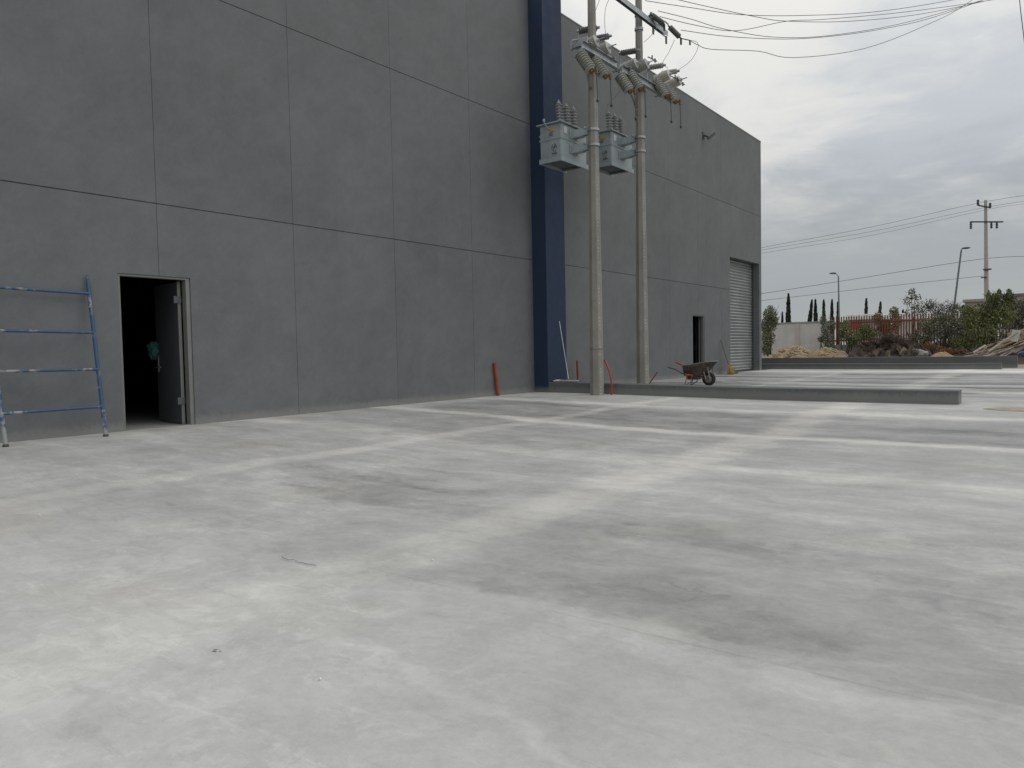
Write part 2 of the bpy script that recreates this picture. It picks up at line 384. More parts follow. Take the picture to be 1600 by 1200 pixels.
# ------------------------------------------------------------------ ground
mb = MB(); xs = [-11.0 + .25*i for i in range(57)] + [3.6+i for i in range(1, 27)]
ys = [-12+.5*i for i in range(96)]
i0 = 0
for y in ys:
    for x in xs: mb.v.append((x, y, gz(x, y) if y < 35.4 else -.02))
n = len(xs)
for j in range(len(ys)-1):
    for i in range(n-1): mb.f.append((j*n+i, j*n+i+1, (j+1)*n+i+1, (j+1)*n+i))
tag(mb.build('concrete_yard', M_conc, smooth=True), kind='structure')
M_dirt = plain('packed_dirt', (.30, .255, .19), .95, var=.35, scale=.6, bump=.5)
mb = MB(); S = 4000
mb.quad((-S, -S, -.25), (S, -S, -.25), (S, S, -.25), (-S, S, -.25))
tag(mb.build('ground', M_dirt), kind='structure')
mb = MB(); xs = [-16+.7*i for i in range(70)]; ys = [35.2+.7*i for i in range(40)]
for y in ys:
    for x in xs: mb.v.append((x, y, -.03 + .10*mnoise.noise(Vector((x*.35, y*.35, 2)))*sstep(37.5, 40, y) - .3*sstep(60, 62.5, y)))
n = len(xs)
for j in range(len(ys)-1):
    for i in range(n-1): mb.f.append((j*n+i, j*n+i+1, (j+1)*n+i+1, (j+1)*n+i))
tag(mb.build('dirt_lot', M_dirt, smooth=True), kind='structure')

# ------------------------------------------------------------------ warehouse
WX = -10.966; ROOF = 10.03; YA, YB = -9.13, 32.98
bld = thing('warehouse', 'large grey warehouse with grooved panels, navy pilaster and roller door', 'building', (WX, 10, 0))
GZ = [3.37, 6.775]; GY = [5.75+2.446*k for k in range(-6, 4)] + [18.62, 21.1, 23.55, 26.0, 28.28]
OPEN = [(5.14, 6.24, 0, 2.29), (25.48, 26.55, 0, 2.25), (29.19, 32.70, 0, 4.69)]
PIL = (15.47, 16.35)
def wall_panels(y0, y1, mb, gb):
    yb = [y0]+[g for g in GY if y0+.2 < g < y1-.2]+[y1]; zb = [-.12]+GZ+[ROOF]
    for a in range(len(yb)-1):
        for c in range(len(zb)-1):
            Y0, Y1, Z0, Z1 = yb[a], yb[a+1], zb[c], zb[c+1]
            gy0 = .0032 if a > 0 else 0; gy1 = .0032 if a < len(yb)-2 else 0
            gz0 = .008 if c > 0 else 0; gz1 = .008 if c < 2 else 0
            Y0 += gy0; Y1 -= gy1; Z0 += gz0; Z1 -= gz1
            ops = [o for o in OPEN if o[0] < Y1 and o[1] > Y0 and o[2] < Z1 and o[3] > Z0]
            ysplit = sorted({Y0, Y1}|{max(Y0, min(Y1, v)) for o in ops for v in o[:2]})
            zsplit = sorted({Z0, Z1}|{max(Z0, min(Z1, v)) for o in ops for v in (o[3],)})
            for i in range(len(ysplit)-1):
                for k in range(len(zsplit)-1):
                    A, B, C, D = ysplit[i], ysplit[i+1], zsplit[k], zsplit[k+1]
                    ym, zm = (A+B)/2, (C+D)/2
                    if B-A < 1e-5 or D-C < 1e-5: continue
                    if any(o[0] < ym < o[1] and o[2]-.2 < zm < o[3] for o in ops): continue
                    mb.quad((WX, A, C), (WX, B, C), (WX, B, D), (WX, A, D))
                    dp = .016
                    if A == Y0 and gy0: mb.quad((WX, A, C), (WX, A, D), (WX-dp, A-.001, D), (WX-dp, A-.001, C))
                    if B == Y1 and gy1: mb.quad((WX, B, C), (WX, B, D), (WX-dp, B+.001, D), (WX-dp, B+.001, C))
                    if C == Z0 and gz0: mb.quad((WX, A, C), (WX, B, C), (WX-dp, B, C-.009), (WX-dp, A, C-.009))
                    if D == Z1 and gz1: mb.quad((WX, A, D), (WX, B, D), (WX-dp, B, D+.004), (WX-dp, A, D+.004))
    # recessed backing seen in the grooves
    for (a, b_) in [(y0, y1)]:
        ysp = sorted({a, b_}|{v for o in OPEN for v in o[:2] if a < v < b_})
        for i in range(len(ysp)-1):
            ym = (ysp[i]+ysp[i+1])/2; top = max([o[3] for o in OPEN if o[0] < ym < o[1]], default=-.12)
            gb.quad((WX-.0165, ysp[i], top), (WX-.0165, ysp[i+1], top), (WX-.0165, ysp[i+1], ROOF), (WX-.0165, ysp[i], ROOF))
fw, gb = MB(), MB()
wall_panels(YA, PIL[0]+.1, fw, gb); wall_panels(PIL[1]-.1, YB, fw, gb)
DEP = .34
for o in OPEN:                                                  # reveals
    d = WX-(DEP if o[3] > 4 else .16)
    fw.quad((WX, o[0], -.05), (d, o[0], -.05), (d, o[0], o[3]), (WX, o[0], o[3]))
    fw.quad((WX, o[1], -.05), (d, o[1], -.05), (d, o[1], o[3]), (WX, o[1], o[3]))
    fw.quad((WX, o[0], o[3]), (d, o[0], o[3]), (d, o[1], o[3]), (WX, o[1], o[3]))
fw.build('front_wall', M_wall, bld); gb.build('groove_backing', M_groove, bld)
mb = MB()
mb.box(-46, WX-.02, YB-.18, YB, -.2, ROOF).box(-46, WX-.02, YA, YA+.18, -.2, ROOF).box(-46.2, -46, YA, YB, -.2, ROOF)
mb.box(WX-.02, WX, YB-.0005-.002, YB+.002, -.1, ROOF)
mb.build('end_wall', M_wall, bld)
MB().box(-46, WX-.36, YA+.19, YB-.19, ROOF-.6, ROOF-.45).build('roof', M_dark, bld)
MB().box(WX-.17, WX-.05, YA+.01, PIL[0], ROOF+.001, ROOF+.05).box(WX-.2, WX+.012, PIL[1], YB+.012, ROOF+.001, ROOF+.035).build('coping', M_frame, bld)
MB().box(-45.9, WX-.02, YA+.19, YB-.19, -.12, .004).build('interior_floor', plain('indoor_concrete', (.30, .30, .29), .6, var=.2, scale=1.), bld)
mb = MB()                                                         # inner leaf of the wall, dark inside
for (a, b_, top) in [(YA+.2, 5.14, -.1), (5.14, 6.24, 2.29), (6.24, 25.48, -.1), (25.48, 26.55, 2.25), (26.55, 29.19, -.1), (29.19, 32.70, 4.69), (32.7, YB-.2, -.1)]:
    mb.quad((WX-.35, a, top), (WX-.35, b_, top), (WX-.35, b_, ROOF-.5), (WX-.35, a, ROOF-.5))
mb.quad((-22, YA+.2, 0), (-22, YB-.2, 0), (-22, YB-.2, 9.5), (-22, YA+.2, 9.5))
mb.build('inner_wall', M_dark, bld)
MB().box(WX-.1, -10.54, PIL[0], PIL[1], -.15, 10.75, .012).build('pilaster', M_navy, bld)

# near door, standing open inwards
dr = MB().quad((0, 0, 0), (0, 0, 0), (0, 0, 0), (0, 0, 0)); dr = MB()
f0, f1 = WX-.13, WX-.015
dr.box(f0, f1, 5.142, 5.175, 0, 2.255, .004).box(f0, f1, 6.17, 6.238, 0, 2.255, .004).box(f0, f1, 5.142, 6.238, 2.2555, 2.288, .004)
dframe = dr.build('door_frame', M_frame, bld)
hx, hy = WX-.15, 6.13
ang = R(98)
dl = Vector((-sin(ang), -cos(ang), 0)); dn_ = Vector((-dl.y, dl.x, 0))
M = Matrix(((dl.x, dn_.x, 0, hx), (dl.y, dn_.y, 0, hy), (0, 0, 1, 0), (0, 0, 0, 1)))
leaf = MB().box(0, .98, -.022, .022, .012, 2.235, .003, M).build('door', M_leaf_door, bld)
MB().box(-.004, .012, -.0235, .0235, .012, 2.235, 0, M).build('door_edge', M_frame, leaf)
for z in (.32, 1.9): MB().box(-.02, .0, -.03, .085, z, z+.11, .003, M).build('hinge', M_leaf_door, leaf)
sgn = -1 if (M @ Vector((.5, -.05, 1)) - Vector((0, 0, 1.05))).length < (M @ Vector((.5, .05, 1)) - Vector((0, 0, 1.05))).length else 1
mb = MB()
mb.box(.88, .91, min(sgn*.022, sgn*.036), max(sgn*.022, sgn*.036), .82, 1.25, .004, M)
a, b_ = M @ Vector((.895, sgn*.03, .9)), M @ Vector((.895, sgn*.08, .9)); mb.cyl(a, b_, .011); mb.cyl(b_, M @ Vector((.66, sgn*.08, .905)), .011)
mb.cyl(M @ Vector((.895, sgn*.03, 1.22)), M @ Vector((.895, sgn*.10, 1.22)), .012)
mb.build('door_handle', M_steel, leaf)
mb = MB(); c = M @ Vector((.895, sgn*.10, 1.19))
for k, (oy, oz, r) in enumerate(((0, .05, (.09, .08, .08)), (.05, -.03, (.05, .06, .11)), (-.05, -.03, (.06, .05, .10)), (-.01, -.09, (.05, .06, .08)), (.09, -.02, (.03, .05, .09)))):
    mb.blob(c+M.to_3x3() @ Vector((oy, 0, oz)), r, 3, .5, 2.2, k)
tag(mb.build('rag', M_teal, smooth=True), 'crumpled teal rag hung on the handle of the open door', 'rag')

# far door
mb = MB().box(f0, f1, 25.482, 25.52, 0, 2.22, .004).box(f0, f1, 26.50, 26.548, 0, 2.22, .004).box(f0, f1, 25.482, 26.548, 2.2205, 2.248, .004)
mb.build('door_frame', M_frame, bld)
fd = MB().obox((WX-.17, 26.47, 1.106), (WX-.17-.85*sin(R(33)), 26.47+.85*cos(R(33)), 1.106), .045, 2.19, bev=.003).build('door', M_leaf_door, bld)
MB().box(WX-.60, WX-.57, 27.0, 27.06, .95, 1.15, .004).build('door_handle', M_steel, fd)

# roller shutter with curved slats
mb = MB(); x0 = WX-DEP; prof = []; z = .02; ns = 37; hs = (4.69-.02)/ns
for k in range(ns):
    for (t, d) in ((0, 0), (.08, .0), (.16, .022), (.34, .040), (.58, .046), (.80, .034), (.95, .006)): prof.append((x0+d, z+(k+t)*hs))
prof.append((x0, 4.69))
for a, b_ in zip(prof[:-1], prof[1:]): mb.quad((a[0], 29.19, a[1]), (a[0], 32.70, a[1]), (b_[0], 32.70, b_[1]), (b_[0], 29.19, b_[1]))
sh = mb.build('roller_shutter', plain('shutter_galvanised', (.33, .345, .35), .38, .45, .2, 1.5), bld)
MB().box(x0-.02, x0+.05, 29.2, 32.69, .0, .09, .006).build('bottom_rail', M_darksteel, sh)
for ya_ in (29.192, 32.62): MB().box(x0-.01, x0+.07, ya_, ya_+.078, .095, 4.68, .005).build('guide_rail', M_darksteel, sh)

# floodlight on the wall
p = Vector((WX, 26.59, 8.92)); fl = thing('wall_floodlight', 'small floodlight on a bracket high on the far grey wall', 'wall lamp', p)
MB().box(p.x, p.x+.03, p.y-.09, p.y+.09, p.z-.12, p.z+.12, .005).obox(p+Vector((.02, 0, 0)), p+Vector((.20, 0, -.09)), .05, .05).build('bracket', M_darksteel, fl)
hd = MB().obox(p+Vector((.17, -.02, -.12)), p+Vector((.40, .12, .08)), .26, .08, (-.5, 0, 1), .02).build('lamp_head', plain('floodlight_grey', (.24, .25, .24), .4, .2), fl)
MB().obox(p+Vector((.20, 0, -.155)), p+Vector((.40, .12, .035)), .22, .012, (-.5, 0, 1)).build('lamp_glass', plain('floodlight_lens', (.22, .23, .22), .2), hd)

# ------------------------------------------------------------------ kerbs
def kerb(name, x0, x1, y0, y1, zt, label):
    bm = bmesh.new(); nseg = 24; cols = []
    for i in range(nseg+1):
        x = x0+(x1-x0)*i/nseg; zg = gz(x, y0)-.06; zt_ = zt+gz(x, y0)
        j = .006*mnoise.noise(Vector((x*2, y0, 1)))
        b_ = .012
        cols.append([bm.verts.new(c) for c in ((x, y0+j, zg), (x, y0+j, zt_-b_), (x, y0+b_+j, zt_+j), (x, y1-b_, zt_+j), (x, y1, zt_-b_), (x, y1, zg))])
    for a, c in zip(cols[:-1], cols[1:]):
        for k in range(5): bm.faces.new((a[k], c[k], c[k+1], a[k+1]))
    bm.faces.new(cols[0]); bm.faces.new(list(reversed(cols[-1])))
    return tag(MB().bm(bm).build(name, M_kerb), label, 'kerb', 'grey painted kerb walls')
kerb('kerb_wall', -10.535, -1.60, 15.48, 15.93, .252, 'nearest grey kerb, running from the navy pilaster past the pole')
kerb('kerb_wall', -12.2, -2.14, 34.6, 34.9, .245, 'far low grey kerb beyond the warehouse corner, front of the two')
kerb('kerb_wall', -13.5, -1.75, 37.2, 37.55, .48, 'farthest grey kerb, just in front of the rubble piles')

# ------------------------------------------------------------------ scaffold frame
sf = thing('scaffold_frame', 'chipped blue scaffold frame leaning on the wall left of the door', 'scaffold', (-10.45, 4.1, 0))
A0, A1 = Vector((-10.47, 4.66, 0)), Vector((-10.93, 4.71, 2.22))
B0, B1 = Vector((-10.43, 3.46, 0)), Vector((-10.93, 3.46, 2.26))
for a, b_ in ((A0, A1), (B0, B1)):
    e = a+(b_-a)*.955
    lg = MB().cyl(a+(b_-a)*.008, e, .026, n=14).cyl(e, b_, .017, n=12).build('leg', M_blue, sf, True)
    MB().lathe(a, a+(b_-a)*.012, [(0, .035), (1, .033)], 14).build('foot', M_darksteel, lg)
    for t in (.30, .80): MB().obox(a+(b_-a)*t+Vector((.0, -.01, 0)), a+(b_-a)*t+Vector((.03, -.045, 0)), .025, .025).build('lock_pin', M_cement, lg)
def la(t): return A0+(A1-A0)*t
def lb(t): return B0+(B1-B0)*t
for k, (pa, pb) in enumerate(((459, 457), (520, 518), (577, 583), (635, 647))):
    # height of each rung read off the right and left legs
    ta = min([i/400 for i in range(401)], key=lambda t: abs(((lambda q: 600-FPX*q.dot(up)/q.dot(fwd))(la(t)-Vector((0, 0, EYE))))-pa))
    tb = ta - .004
    MB().cyl(la(ta)+Vector((.006, -.01, 0)), lb(tb)+Vector((.006, .01, 0)), .0195, n=12).cyl(la(ta)+Vector((.006, -.02, 0)), la(ta)+Vector((.006, -.075, 0)), .022, n=10).build('rung', M_blue, sf, True)

# ------------------------------------------------------------------ utility poles with transformers
PX_, P1Y, P2Y = -8.9, 15.1, 17.45
def pole(y, label):
    root = thing('utility_pole', label, 'utility pole', (PX_, y, gz(PX_, y)), 'concrete poles carrying the transformers')
    mb = MB(); z0 = gz(PX_, y)-.1; prof = []; zt = 12.2
    for i in range(40):
        t = i/39; prof.append((t, (.172-.104*t)))
    mb.lathe((PX_, y, z0), (PX_, y, zt), prof, 8)
    # slightly flattened faces: chain of small holes and lugs up the arris
    sh = mb.build('shaft', M_conc_pole, root)
    return root, sh
def rad(z): return .172-.104*(z+.1)/12.3
def band(z, y, root, name='clamp_band', h=.07):
    MB().lathe((PX_, y, z), (PX_, y, z+h), [(0, rad(z)+.004), (.05, rad(z)+.018), (.95, rad(z)+.018), (1, rad(z)+.004)], 14).build(name, M_steel, root)
pole1, sh1 = pole(P1Y, 'nearer concrete pole, standing in front of the grey kerb')
pole2, sh2 = pole(P2Y, 'farther concrete pole, rising behind the grey kerb')
def channel(y0, y1, x, z, root, hh=.11):
    MB().box(x-.045, x+.045, y0, y1, z+hh/2-.008, z+hh/2).box(x-.045, x-.037, y0, y1, z-hh/2, z+hh/2-.0081).box(x+.037, x+.045, y0, y1, z-hh/2, z+hh/2-.0081).build('crossarm', M_steel, root)
ZB = 7.80
for (r, pa, pb, py) in ((pole1, 910, 964, P1Y), (pole2, 972, 1050, P2Y)):
    y0, y1 = AX(pa, 85, PX_+.2).y, AX(pb, 115, PX_+.2).y
    MB().box(PX_+.16, PX_+.20, y0, y1, ZB-.09, ZB+.09, .004).box(PX_+.2001, PX_+.26, y0+.002, y1-.002, ZB+.075, ZB+.088).box(PX_+.2001, PX_+.26, y0+.002, y1-.002, ZB-.088, ZB-.075).build('crossarm', M_steel, r)
    MB().obox((PX_+.155, y0+.1, ZB+.02), (PX_-.12, py, ZB-.5), .04, .04).build('arm_brace', M_steel, r)
    band(ZB-.05, py, r); band(ZB+.12, py, r)
    for yy in (y0+.25, y1-.25): MB().box(PX_-.20, PX_+.30, yy-.05, yy+.05, ZB+.091, ZB+.105).build('tie_plate', M_steel, r)
def ribbed(mb, a, b_, r0, r1, n, seg=14):
    prof = [(0, r0*.8)]
    for k in range(n):
        t0 = (k+.08)/n; prof += [(t0, r0), ((k+.40)/n, r1), ((k+.54)/n, r1*.98), ((k+.60)/n, r0)]
    prof.append((1, r0*.8)); mb.lathe(a, b_, prof, seg); return mb
def cutout(root, y, x, z):
    """inclined fuse cutout: ribbed porcelain, brass ends, hanging fuse tube"""
    c = Vector((x, y, z))
    a = c+Vector((-.10, -.03, .20)); b_ = c+Vector((.14, .03, -.20))
    o = ribbed(MB(), a, b_, .098, .138, 8).build('fuse_cutout', M_porc, root, True)
    MB().obox(a-Vector((0, 0, .02)), a+Vector((.03, 0, .10)), .05, .05).build('top_fitting', M_steel, o)
    mb = MB().obox(b_, b_+Vector((.12, .03, -.03)), .05, .04).cyl(b_+Vector((-.02, 0, .02)), b_+Vector((.03, 0, -.06)), .045).cyl(b_+Vector((.13, .03, .02)), b_+Vector((.13, .03, -.10)), .035)
    mb.build('fuse_fitting', M_rust, o)
    e = b_+Vector((.13, .03, -.08))
    MB().cyl(e, e+Vector((.02, .0, -.56)), .011, n=8).lathe(e+Vector((.02, 0, -.56)), e+Vector((.02, 0, -.64)), [(0, .02), (.5, .036), (1, .02)], 8).build('fuse_rod', M_darksteel, o)
def arrester(root, y, x, z, tilt=.24):
    c = Vector((x, y, z)); d = Vector((cos(tilt), .10, sin(tilt))).normalized()
    a = c-d*.21; b_ = c+d*.21
    o = ribbed(MB(), a, b_, .124, .140, 11, 18).build('surge_arrester', M_porc_w if y > 18.4 else M_porc, root, True)
    MB().cyl(a-d*.07, a, .035, .07).obox(a-d*.05, a-d*.05+Vector((0, 0, -.22)), .05, .03).build('arrester_base', M_steel, o)
    MB().cyl(b_, b_+d*.05, .06, .03).cyl(b_+d*.04, b_+d*.13+Vector((.05, .02, .0)), .014, n=6).build('terminal', M_steel, o)
    return b_+d*.1
def post_ins(root, y, x, z, mat=None, d=None):
    c = Vector((x, y, z)); d = (d or Vector((1, .12, -.06))).normalized(); a = c-d*.22; b_ = c+d*.22
    o = ribbed(MB(), a, b_, .062, .078, 9).build('line_insulator', mat or M_porc_d, root, True)
    MB().cyl(b_, b_+d*.07, .035, .03).build('terminal', M_steel, o)
    MB().cyl(a-d*.05, a, .04).cyl(a-d*.02, a-d*.02+Vector((0, 0, -.40)), .018, n=8).build('insulator_pin', M_steel, o)
    return b_
# (root, photo pixel, x plane) for each device
for r, px, py in ((pole1, 913, 97), (pole1, 935, 106), (pole1, 974, 130), (pole2, 990, 127), (pole2, 1031, 139), (pole2, 1046, 148)):
    q = AX(px, py, PX_+.30); cutout(r, q.y, q.x, q.z)
TOP = []
for r, px, py in ((pole1, 920, 70), (pole1, 939, 80), (pole1, 983, 104), (pole2, 1035, 121), (pole2, 1052, 130)):
    q = AX(px, py, PX_+.1); TOP.append(arrester(r, q.y, q.x, q.z))
for r, px, py in ((pole1, 919, 46), (pole1, 938, 59), (pole1, 983, 81), (pole2, 1024, 104), (pole2, 1046, 113)):
    q = AX(px, py, PX_-.15); TOP.append(post_ins(r, q.y, q.x, q.z, M_porc if py > 100 else None))
q = AX(1000, 105, PX_+.22); TOP.append(arrester(pole2, q.y, q.x, q.z, .3))
# end bracket of the nearer arm
q = AX(903, 72, PX_-.1)
MB().box(q.x-.02, q.x+.28, q.y-.04, q.y-.015, q.z-.14, q.z+.14, .006).obox(q+Vector((-.1, -.1, -.1)), q+Vector((-.1, -.1, .12)), .05, .05).obox(q+Vector((-.1, -.1, .12)), q+Vector((.1, 0, .14)), .025, .025).build('end_bracket', M_steel, pole1)
for px, py in ((1019, 92), (1055, 122), (1063, 129)):
    q = AX(px, py, PX_+.3); MB().obox(q-Vector((.06, .12, -.03)), q+Vector((.06, .16, -.03)), .02, .02).obox(q+Vector((0, 0, -.0)), q+Vector((0, 0, .09)), .025, .025).obox(q+Vector((0.03, .10, .03)), q+Vector((0.03, .10, -.07)), .03, .03).build('line_clamp', M_darksteel, pole2)
# top arm of the farther pole with strain insulators
ya, yb = 15.25, 18.65; ZT = 9.43
channel(ya, yb, PX_+.20, ZT, pole2, .13); band(ZT-.25, P2Y, pole2); band(ZT+.1, P2Y, pole2, h=.12)
for yy in (16.3, 17.75, 18.35): MB().lathe((PX_+.2, yy, ZT+.065), (PX_+.2, yy, ZT+.26), [(0, .045), (.2, .085), (.35, .05), (.55, .085), (.7, .05), (1, .03)], 12).build('pin_insulator', M_porc_d, pole2, True)
for yy in (ya+.02, 17.85, yb-.03): MB().box(PX_+.19, PX_+.22, yy-.03, yy+.03, ZT-.26, ZT-.066).build('hanger_plate', M_darksteel, pole2)
def strain(pa, pb, xa, xb, root):
    a, b_ = AX(*pa, xa), AX(*pb, xb); d = b_-a
    o = ribbed(MB(), a+d*.12, a+d*.88, .05, .072, 9).build('strain_insulator', M_porc_d, root, True)
    MB().cyl(a, a+d*.13, .02).build('eye_bolt', M_darksteel, o)
    MB().cyl(a+d*.87, b_, .02).obox(b_, b_+Vector((0, 0, -.16)), .04, .04).build('end_clamp', M_darksteel, o)
strain((1016, 22), (1038, 38), PX_+.25, PX_+.4, pole2)
strain((1044, 40), (1064, 60), PX_+.55, PX_+.7, pole2)
strain((973, -4), (958, -12), PX_+.3, PX_+.3, pole2)
a = AX(1034, 38, PX_+.25); b_ = AX(1044, 38, PX_+.55)
MB().obox(a, (a+b_)/2+Vector((0, 0, .08)), .03, .03).obox((a+b_)/2+Vector((0, 0, .08)), b_, .03, .03).build('strain_link', M_steel, pole2)
a = AX(1064, 60, PX_+.7); b_ = AX(1078, 63, PX_+.85)
MB().cyl(a, b_, .014, n=8).obox(b_, b_+Vector((0, .0, -.12)), .05, .03).build('dead_end_clamp', M_darksteel, pole2)

def transformer(cy, zb, label):
    root = thing('transformer', label, 'transformer', (-9.7, cy, zb), 'pole mounted transformers')
    X0, X1, Y0, Y1, Z0, Z1 = -10.0, -9.41, cy-.58, cy+.56, zb, zb+.80
    bm = bmesh.new(); bmesh.ops.create_cube(bm, size=1)
    for v in bm.verts:
        k = 1.0 if v.co.z > 0 else .985
        v.co = Vector(((X0+X1)/2+v.co.x*(X1-X0)*k, (Y0+Y1)/2+v.co.y*(Y1-Y0)*k, (Z0+Z1)/2+v.co.z*(Z1-Z0)))
    bmesh.ops.bevel(bm, geom=bm.edges[:], offset=.018, segments=3, affect='EDGES')
    tank = MB().bm(bm).build('tank', M_xfmr, root)
    MB().box(X0-.012, X1+.012, Y0-.012, Y1+.012, zb+.445, zb+.475, .003).build('seam_flange', M_xfmr_b, tank)
    MB().box(X0-.06, X1+.05, Y0-.06, Y1+.05, Z1+.001, Z1+.032, .006).build('lid', M_xfmr, root)
    dk = M_xfmr_shade
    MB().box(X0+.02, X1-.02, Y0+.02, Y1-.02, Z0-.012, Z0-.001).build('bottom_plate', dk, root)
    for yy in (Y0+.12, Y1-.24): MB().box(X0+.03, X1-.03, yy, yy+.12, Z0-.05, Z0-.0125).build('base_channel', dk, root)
    MB().box(X0-.012, X1+.02, Y0-.02, Y0-.001, Z0-.075, Z0+.03).box(X1-.001, X1+.02, Y0-.0009, Y1+.035, Z0-.075, Z0+.03).box(X0-.012, X0+.004, Y0-.0009, Y1+.01, Z0-.075, Z0+.03).build('skirt', M_xfmr_b, root)
    for k in range(3):
        y = cy-.30+.32*k; x = X1-.20
        bs = ribbed(MB(), (x, y, Z1+.03), (x+(-.03+.0*k), y, Z1+.54), .026, .082, 7).build('bushing', M_porc_b, root, True)
        MB().lathe((x-.03, y, Z1+.54), (x-.033, y, Z1+.62), [(0, .05), (.35, .045), (.5, .018), (.8, .022), (1, .01)], 10).build('terminal', M_steel, bs)
    for z in (zb+.27, zb+.62):
        br = MB().box(X1, X1+.012, cy-.22, cy+.18, z-.10, z+.10).obox((X1, cy-.10, z), (PX_-.12, cy+.0, z+.04), .02, .17, (0, 0, 1), .004).obox((X1, cy+.10, z), (PX_-.12, cy+.06, z+.04), .02, .17, (0, 0, 1), .004).box(X1+.0121, X1+.25, cy-.085, cy+.085, z-.08, z-.065).build('bracket', M_xfmr_b, root)
        MB().lathe((PX_, cy+.02, z+.0), (PX_, cy+.02, z+.06), [(0, rad(z)+.006), (.05, rad(z)+.022), (.95, rad(z)+.022), (1, rad(z)+.006)], 14).obox((PX_-.10, cy-.14, z+.05), (PX_-.10, cy-.24, z+.05), .05, .05, bev=.01).build('clamp_band', M_steel, br)
    # labels and fittings on the face towards the camera
    fy = Y0-.0135
    MB().box(X0+.30, X0+.42, fy-.0, fy+.01, zb+.63, zb+.70, .002).build('warning_label', M_yellow, tank)
    MB().box(X0+.27, X0+.36, fy, fy+.01, zb+.54, zb+.61, .002).build('rating_label', plain('grey_print', (.20, .21, .21), .5, var=.5, scale=60), tank)
    MB().box(X1+.002, X1+.009, cy-.46, cy-.32, zb+.58, zb+.74, .001).build('name_plate', M_labelw, tank)
    # stencilled emblem on the lower half: round outline with a bar under it
    mb = MB(); ex, ez = X0+.40, zb+.25
    for k in range(16):
        a0, a1 = 2*pi*k/16, 2*pi*(k+1)/16
        if k % 5 == 4: continue
        mb.obox((ex+.065*cos(a0), fy+.006, ez+.085*sin(a0)), (ex+.065*cos(a1), fy+.006, ez+.085*sin(a1)), .006, .009, (0, 0, 1))
    mb.obox((ex-.05, fy+.006, ez+.01), (ex+.05, fy+.006, ez+.03), .006, .010).obox((ex-.02, fy+.006, ez-.05), (ex+.03, fy+.006, ez+.06), .006, .010)
    mb.box(ex-.06, ex+.08, fy+.003, fy+.009, ez-.145, ez-.12)
    mb.build('emblem', M_labeld, tank)
    MB().cyl((X0+.26, Y0-.07, zb+.72), (X0+.19, Y0-.10, Z1+.06), .012).lathe((X0+.19, Y0-.10, Z1+.05), (X0+.19, Y0-.10, Z1+.12), [(0, .02), (.2, .032), (.8, .032), (1, .02)], 10).cyl((X0+.26, Y0-.07, zb+.72), (X0+.30, Y0+.0, zb+.69), .012).build('relief_valve', M_xfmr_b, root)
    MB().cyl((X0-.07, Y0+.1, zb+.60), (X0+.0, Y0+.1, zb+.60), .028).build('lifting_lug', M_xfmr_b, root)
    MB().cyl((X0-.05, Y0+.1, zb+.38), (X0, Y0+.1, zb+.38), .016).build('lifting_lug', M_xfmr_b, root)
    return root
transformer(P1Y-.02, 5.50, 'grey transformer with a yellow label, on the nearer pole')
t2 = transformer(P2Y-.02, 5.83, 'grey transformer partly hidden behind the nearer pole, on the farther one')

# small bits on the poles
band(1.08, P1Y, pole1, h=.012)
MB().box(PX_-.02, PX_+.04, P1Y-rad(7)-.02, P1Y-rad(7)+.01, 7.05, 7.10).build('bolt', M_rust, pole1)

# ------------------------------------------------------------------ wires
def wire(name, pts, r, label, cat='power line', group=None, mat=None, n=28):
    """smooth line through (px, py, plane y or depth along the view) points"""
    P = [Vector((0, 0, EYE))+ray(a, b)*d for a, b, d in pts]
    out = []
    for i in range(len(P)-1):
        p0, p1, p2, p3 = P[max(i-1, 0)], P[i], P[i+1], P[min(i+2, len(P)-1)]
        for k in range(n//(len(P)-1)+2):
            t = k/(n//(len(P)-1)+2)
            out.append(.5*((2*p1)+(p2-p0)*t+(2*p0-5*p1+4*p2-p3)*t*t+(3*p1-p0-3*p2+p3)*t**3))
    out.append(P[-1])
    return tag(MB().tube(out, r, 5).build(name, mat or M_wire, smooth=True), label, cat, group)
DW = 18.6
WG = 'sagging wires above the yard'
wr = .0085
wire('power_line', [(1078, 63, DW), (1090, 70, 18.8), (1112, 77, 19.2), (1185, 80, 20.3), (1240, 90, 21), (1350, 76, 22.5), (1450, 38, 24), (1516, 2, 25), (1640, -90, 27)], wr, 'lowest of the sagging black wires, kinked at the pole end', group=WG)
wire('power_line', [(1064, 47, DW), (1150, 58, 20), (1260, 60, 21.2), (1380, 45, 23), (1480, 20, 24.5), (1640, -40, 27)], wr, 'sagging wire next above the kinked lowest one', group=WG)
wire('power_line', [(1031, 26, DW), (1090, 40, 19.5), (1150, 48, 20.2), (1230, 33, 21), (1290, 30, 22), (1420, 18, 24), (1560, -2, 26), (1660, -24, 28)], wr, 'wire that dips early then rises to meet the upper ones', group=WG)
wire('power_line', [(1028, 17, DW), (1080, 30, 19.4), (1130, 45, 20), (1210, 58, 20.8), (1300, 55, 22), (1420, 34, 24), (1560, -8, 26), (1650, -40, 28)], wr, 'wire leaving the pole beside the two pin insulators, crossing others', group=WG)
wire('power_line', [(1008, 1, DW), (1080, 12, 19.4), (1160, 23, 20.2), (1260, 24, 21.3), (1380, 17, 23), (1520, -6, 25.5), (1650, -34, 28)], wr, 'uppermost long wire, crossing the whole gap of sky', group=WG)
wire('power_line', [(1040, -5, DW), (1100, 9, 19.4), (1180, 26, 20.4), (1230, 33, 21), (1330, 33, 22.4), (1450, 20, 24.4), (1600, -12, 27)], wr, 'wire entering at the top edge and joining the bundle', group=WG)
wire('guy_wire', [(1590, -40, 22), (1594, 10, 22), (1602, 80, 22), (1612, 200, 22)], .012, 'thin wire dropping at the top right corner of the sky', 'wire')
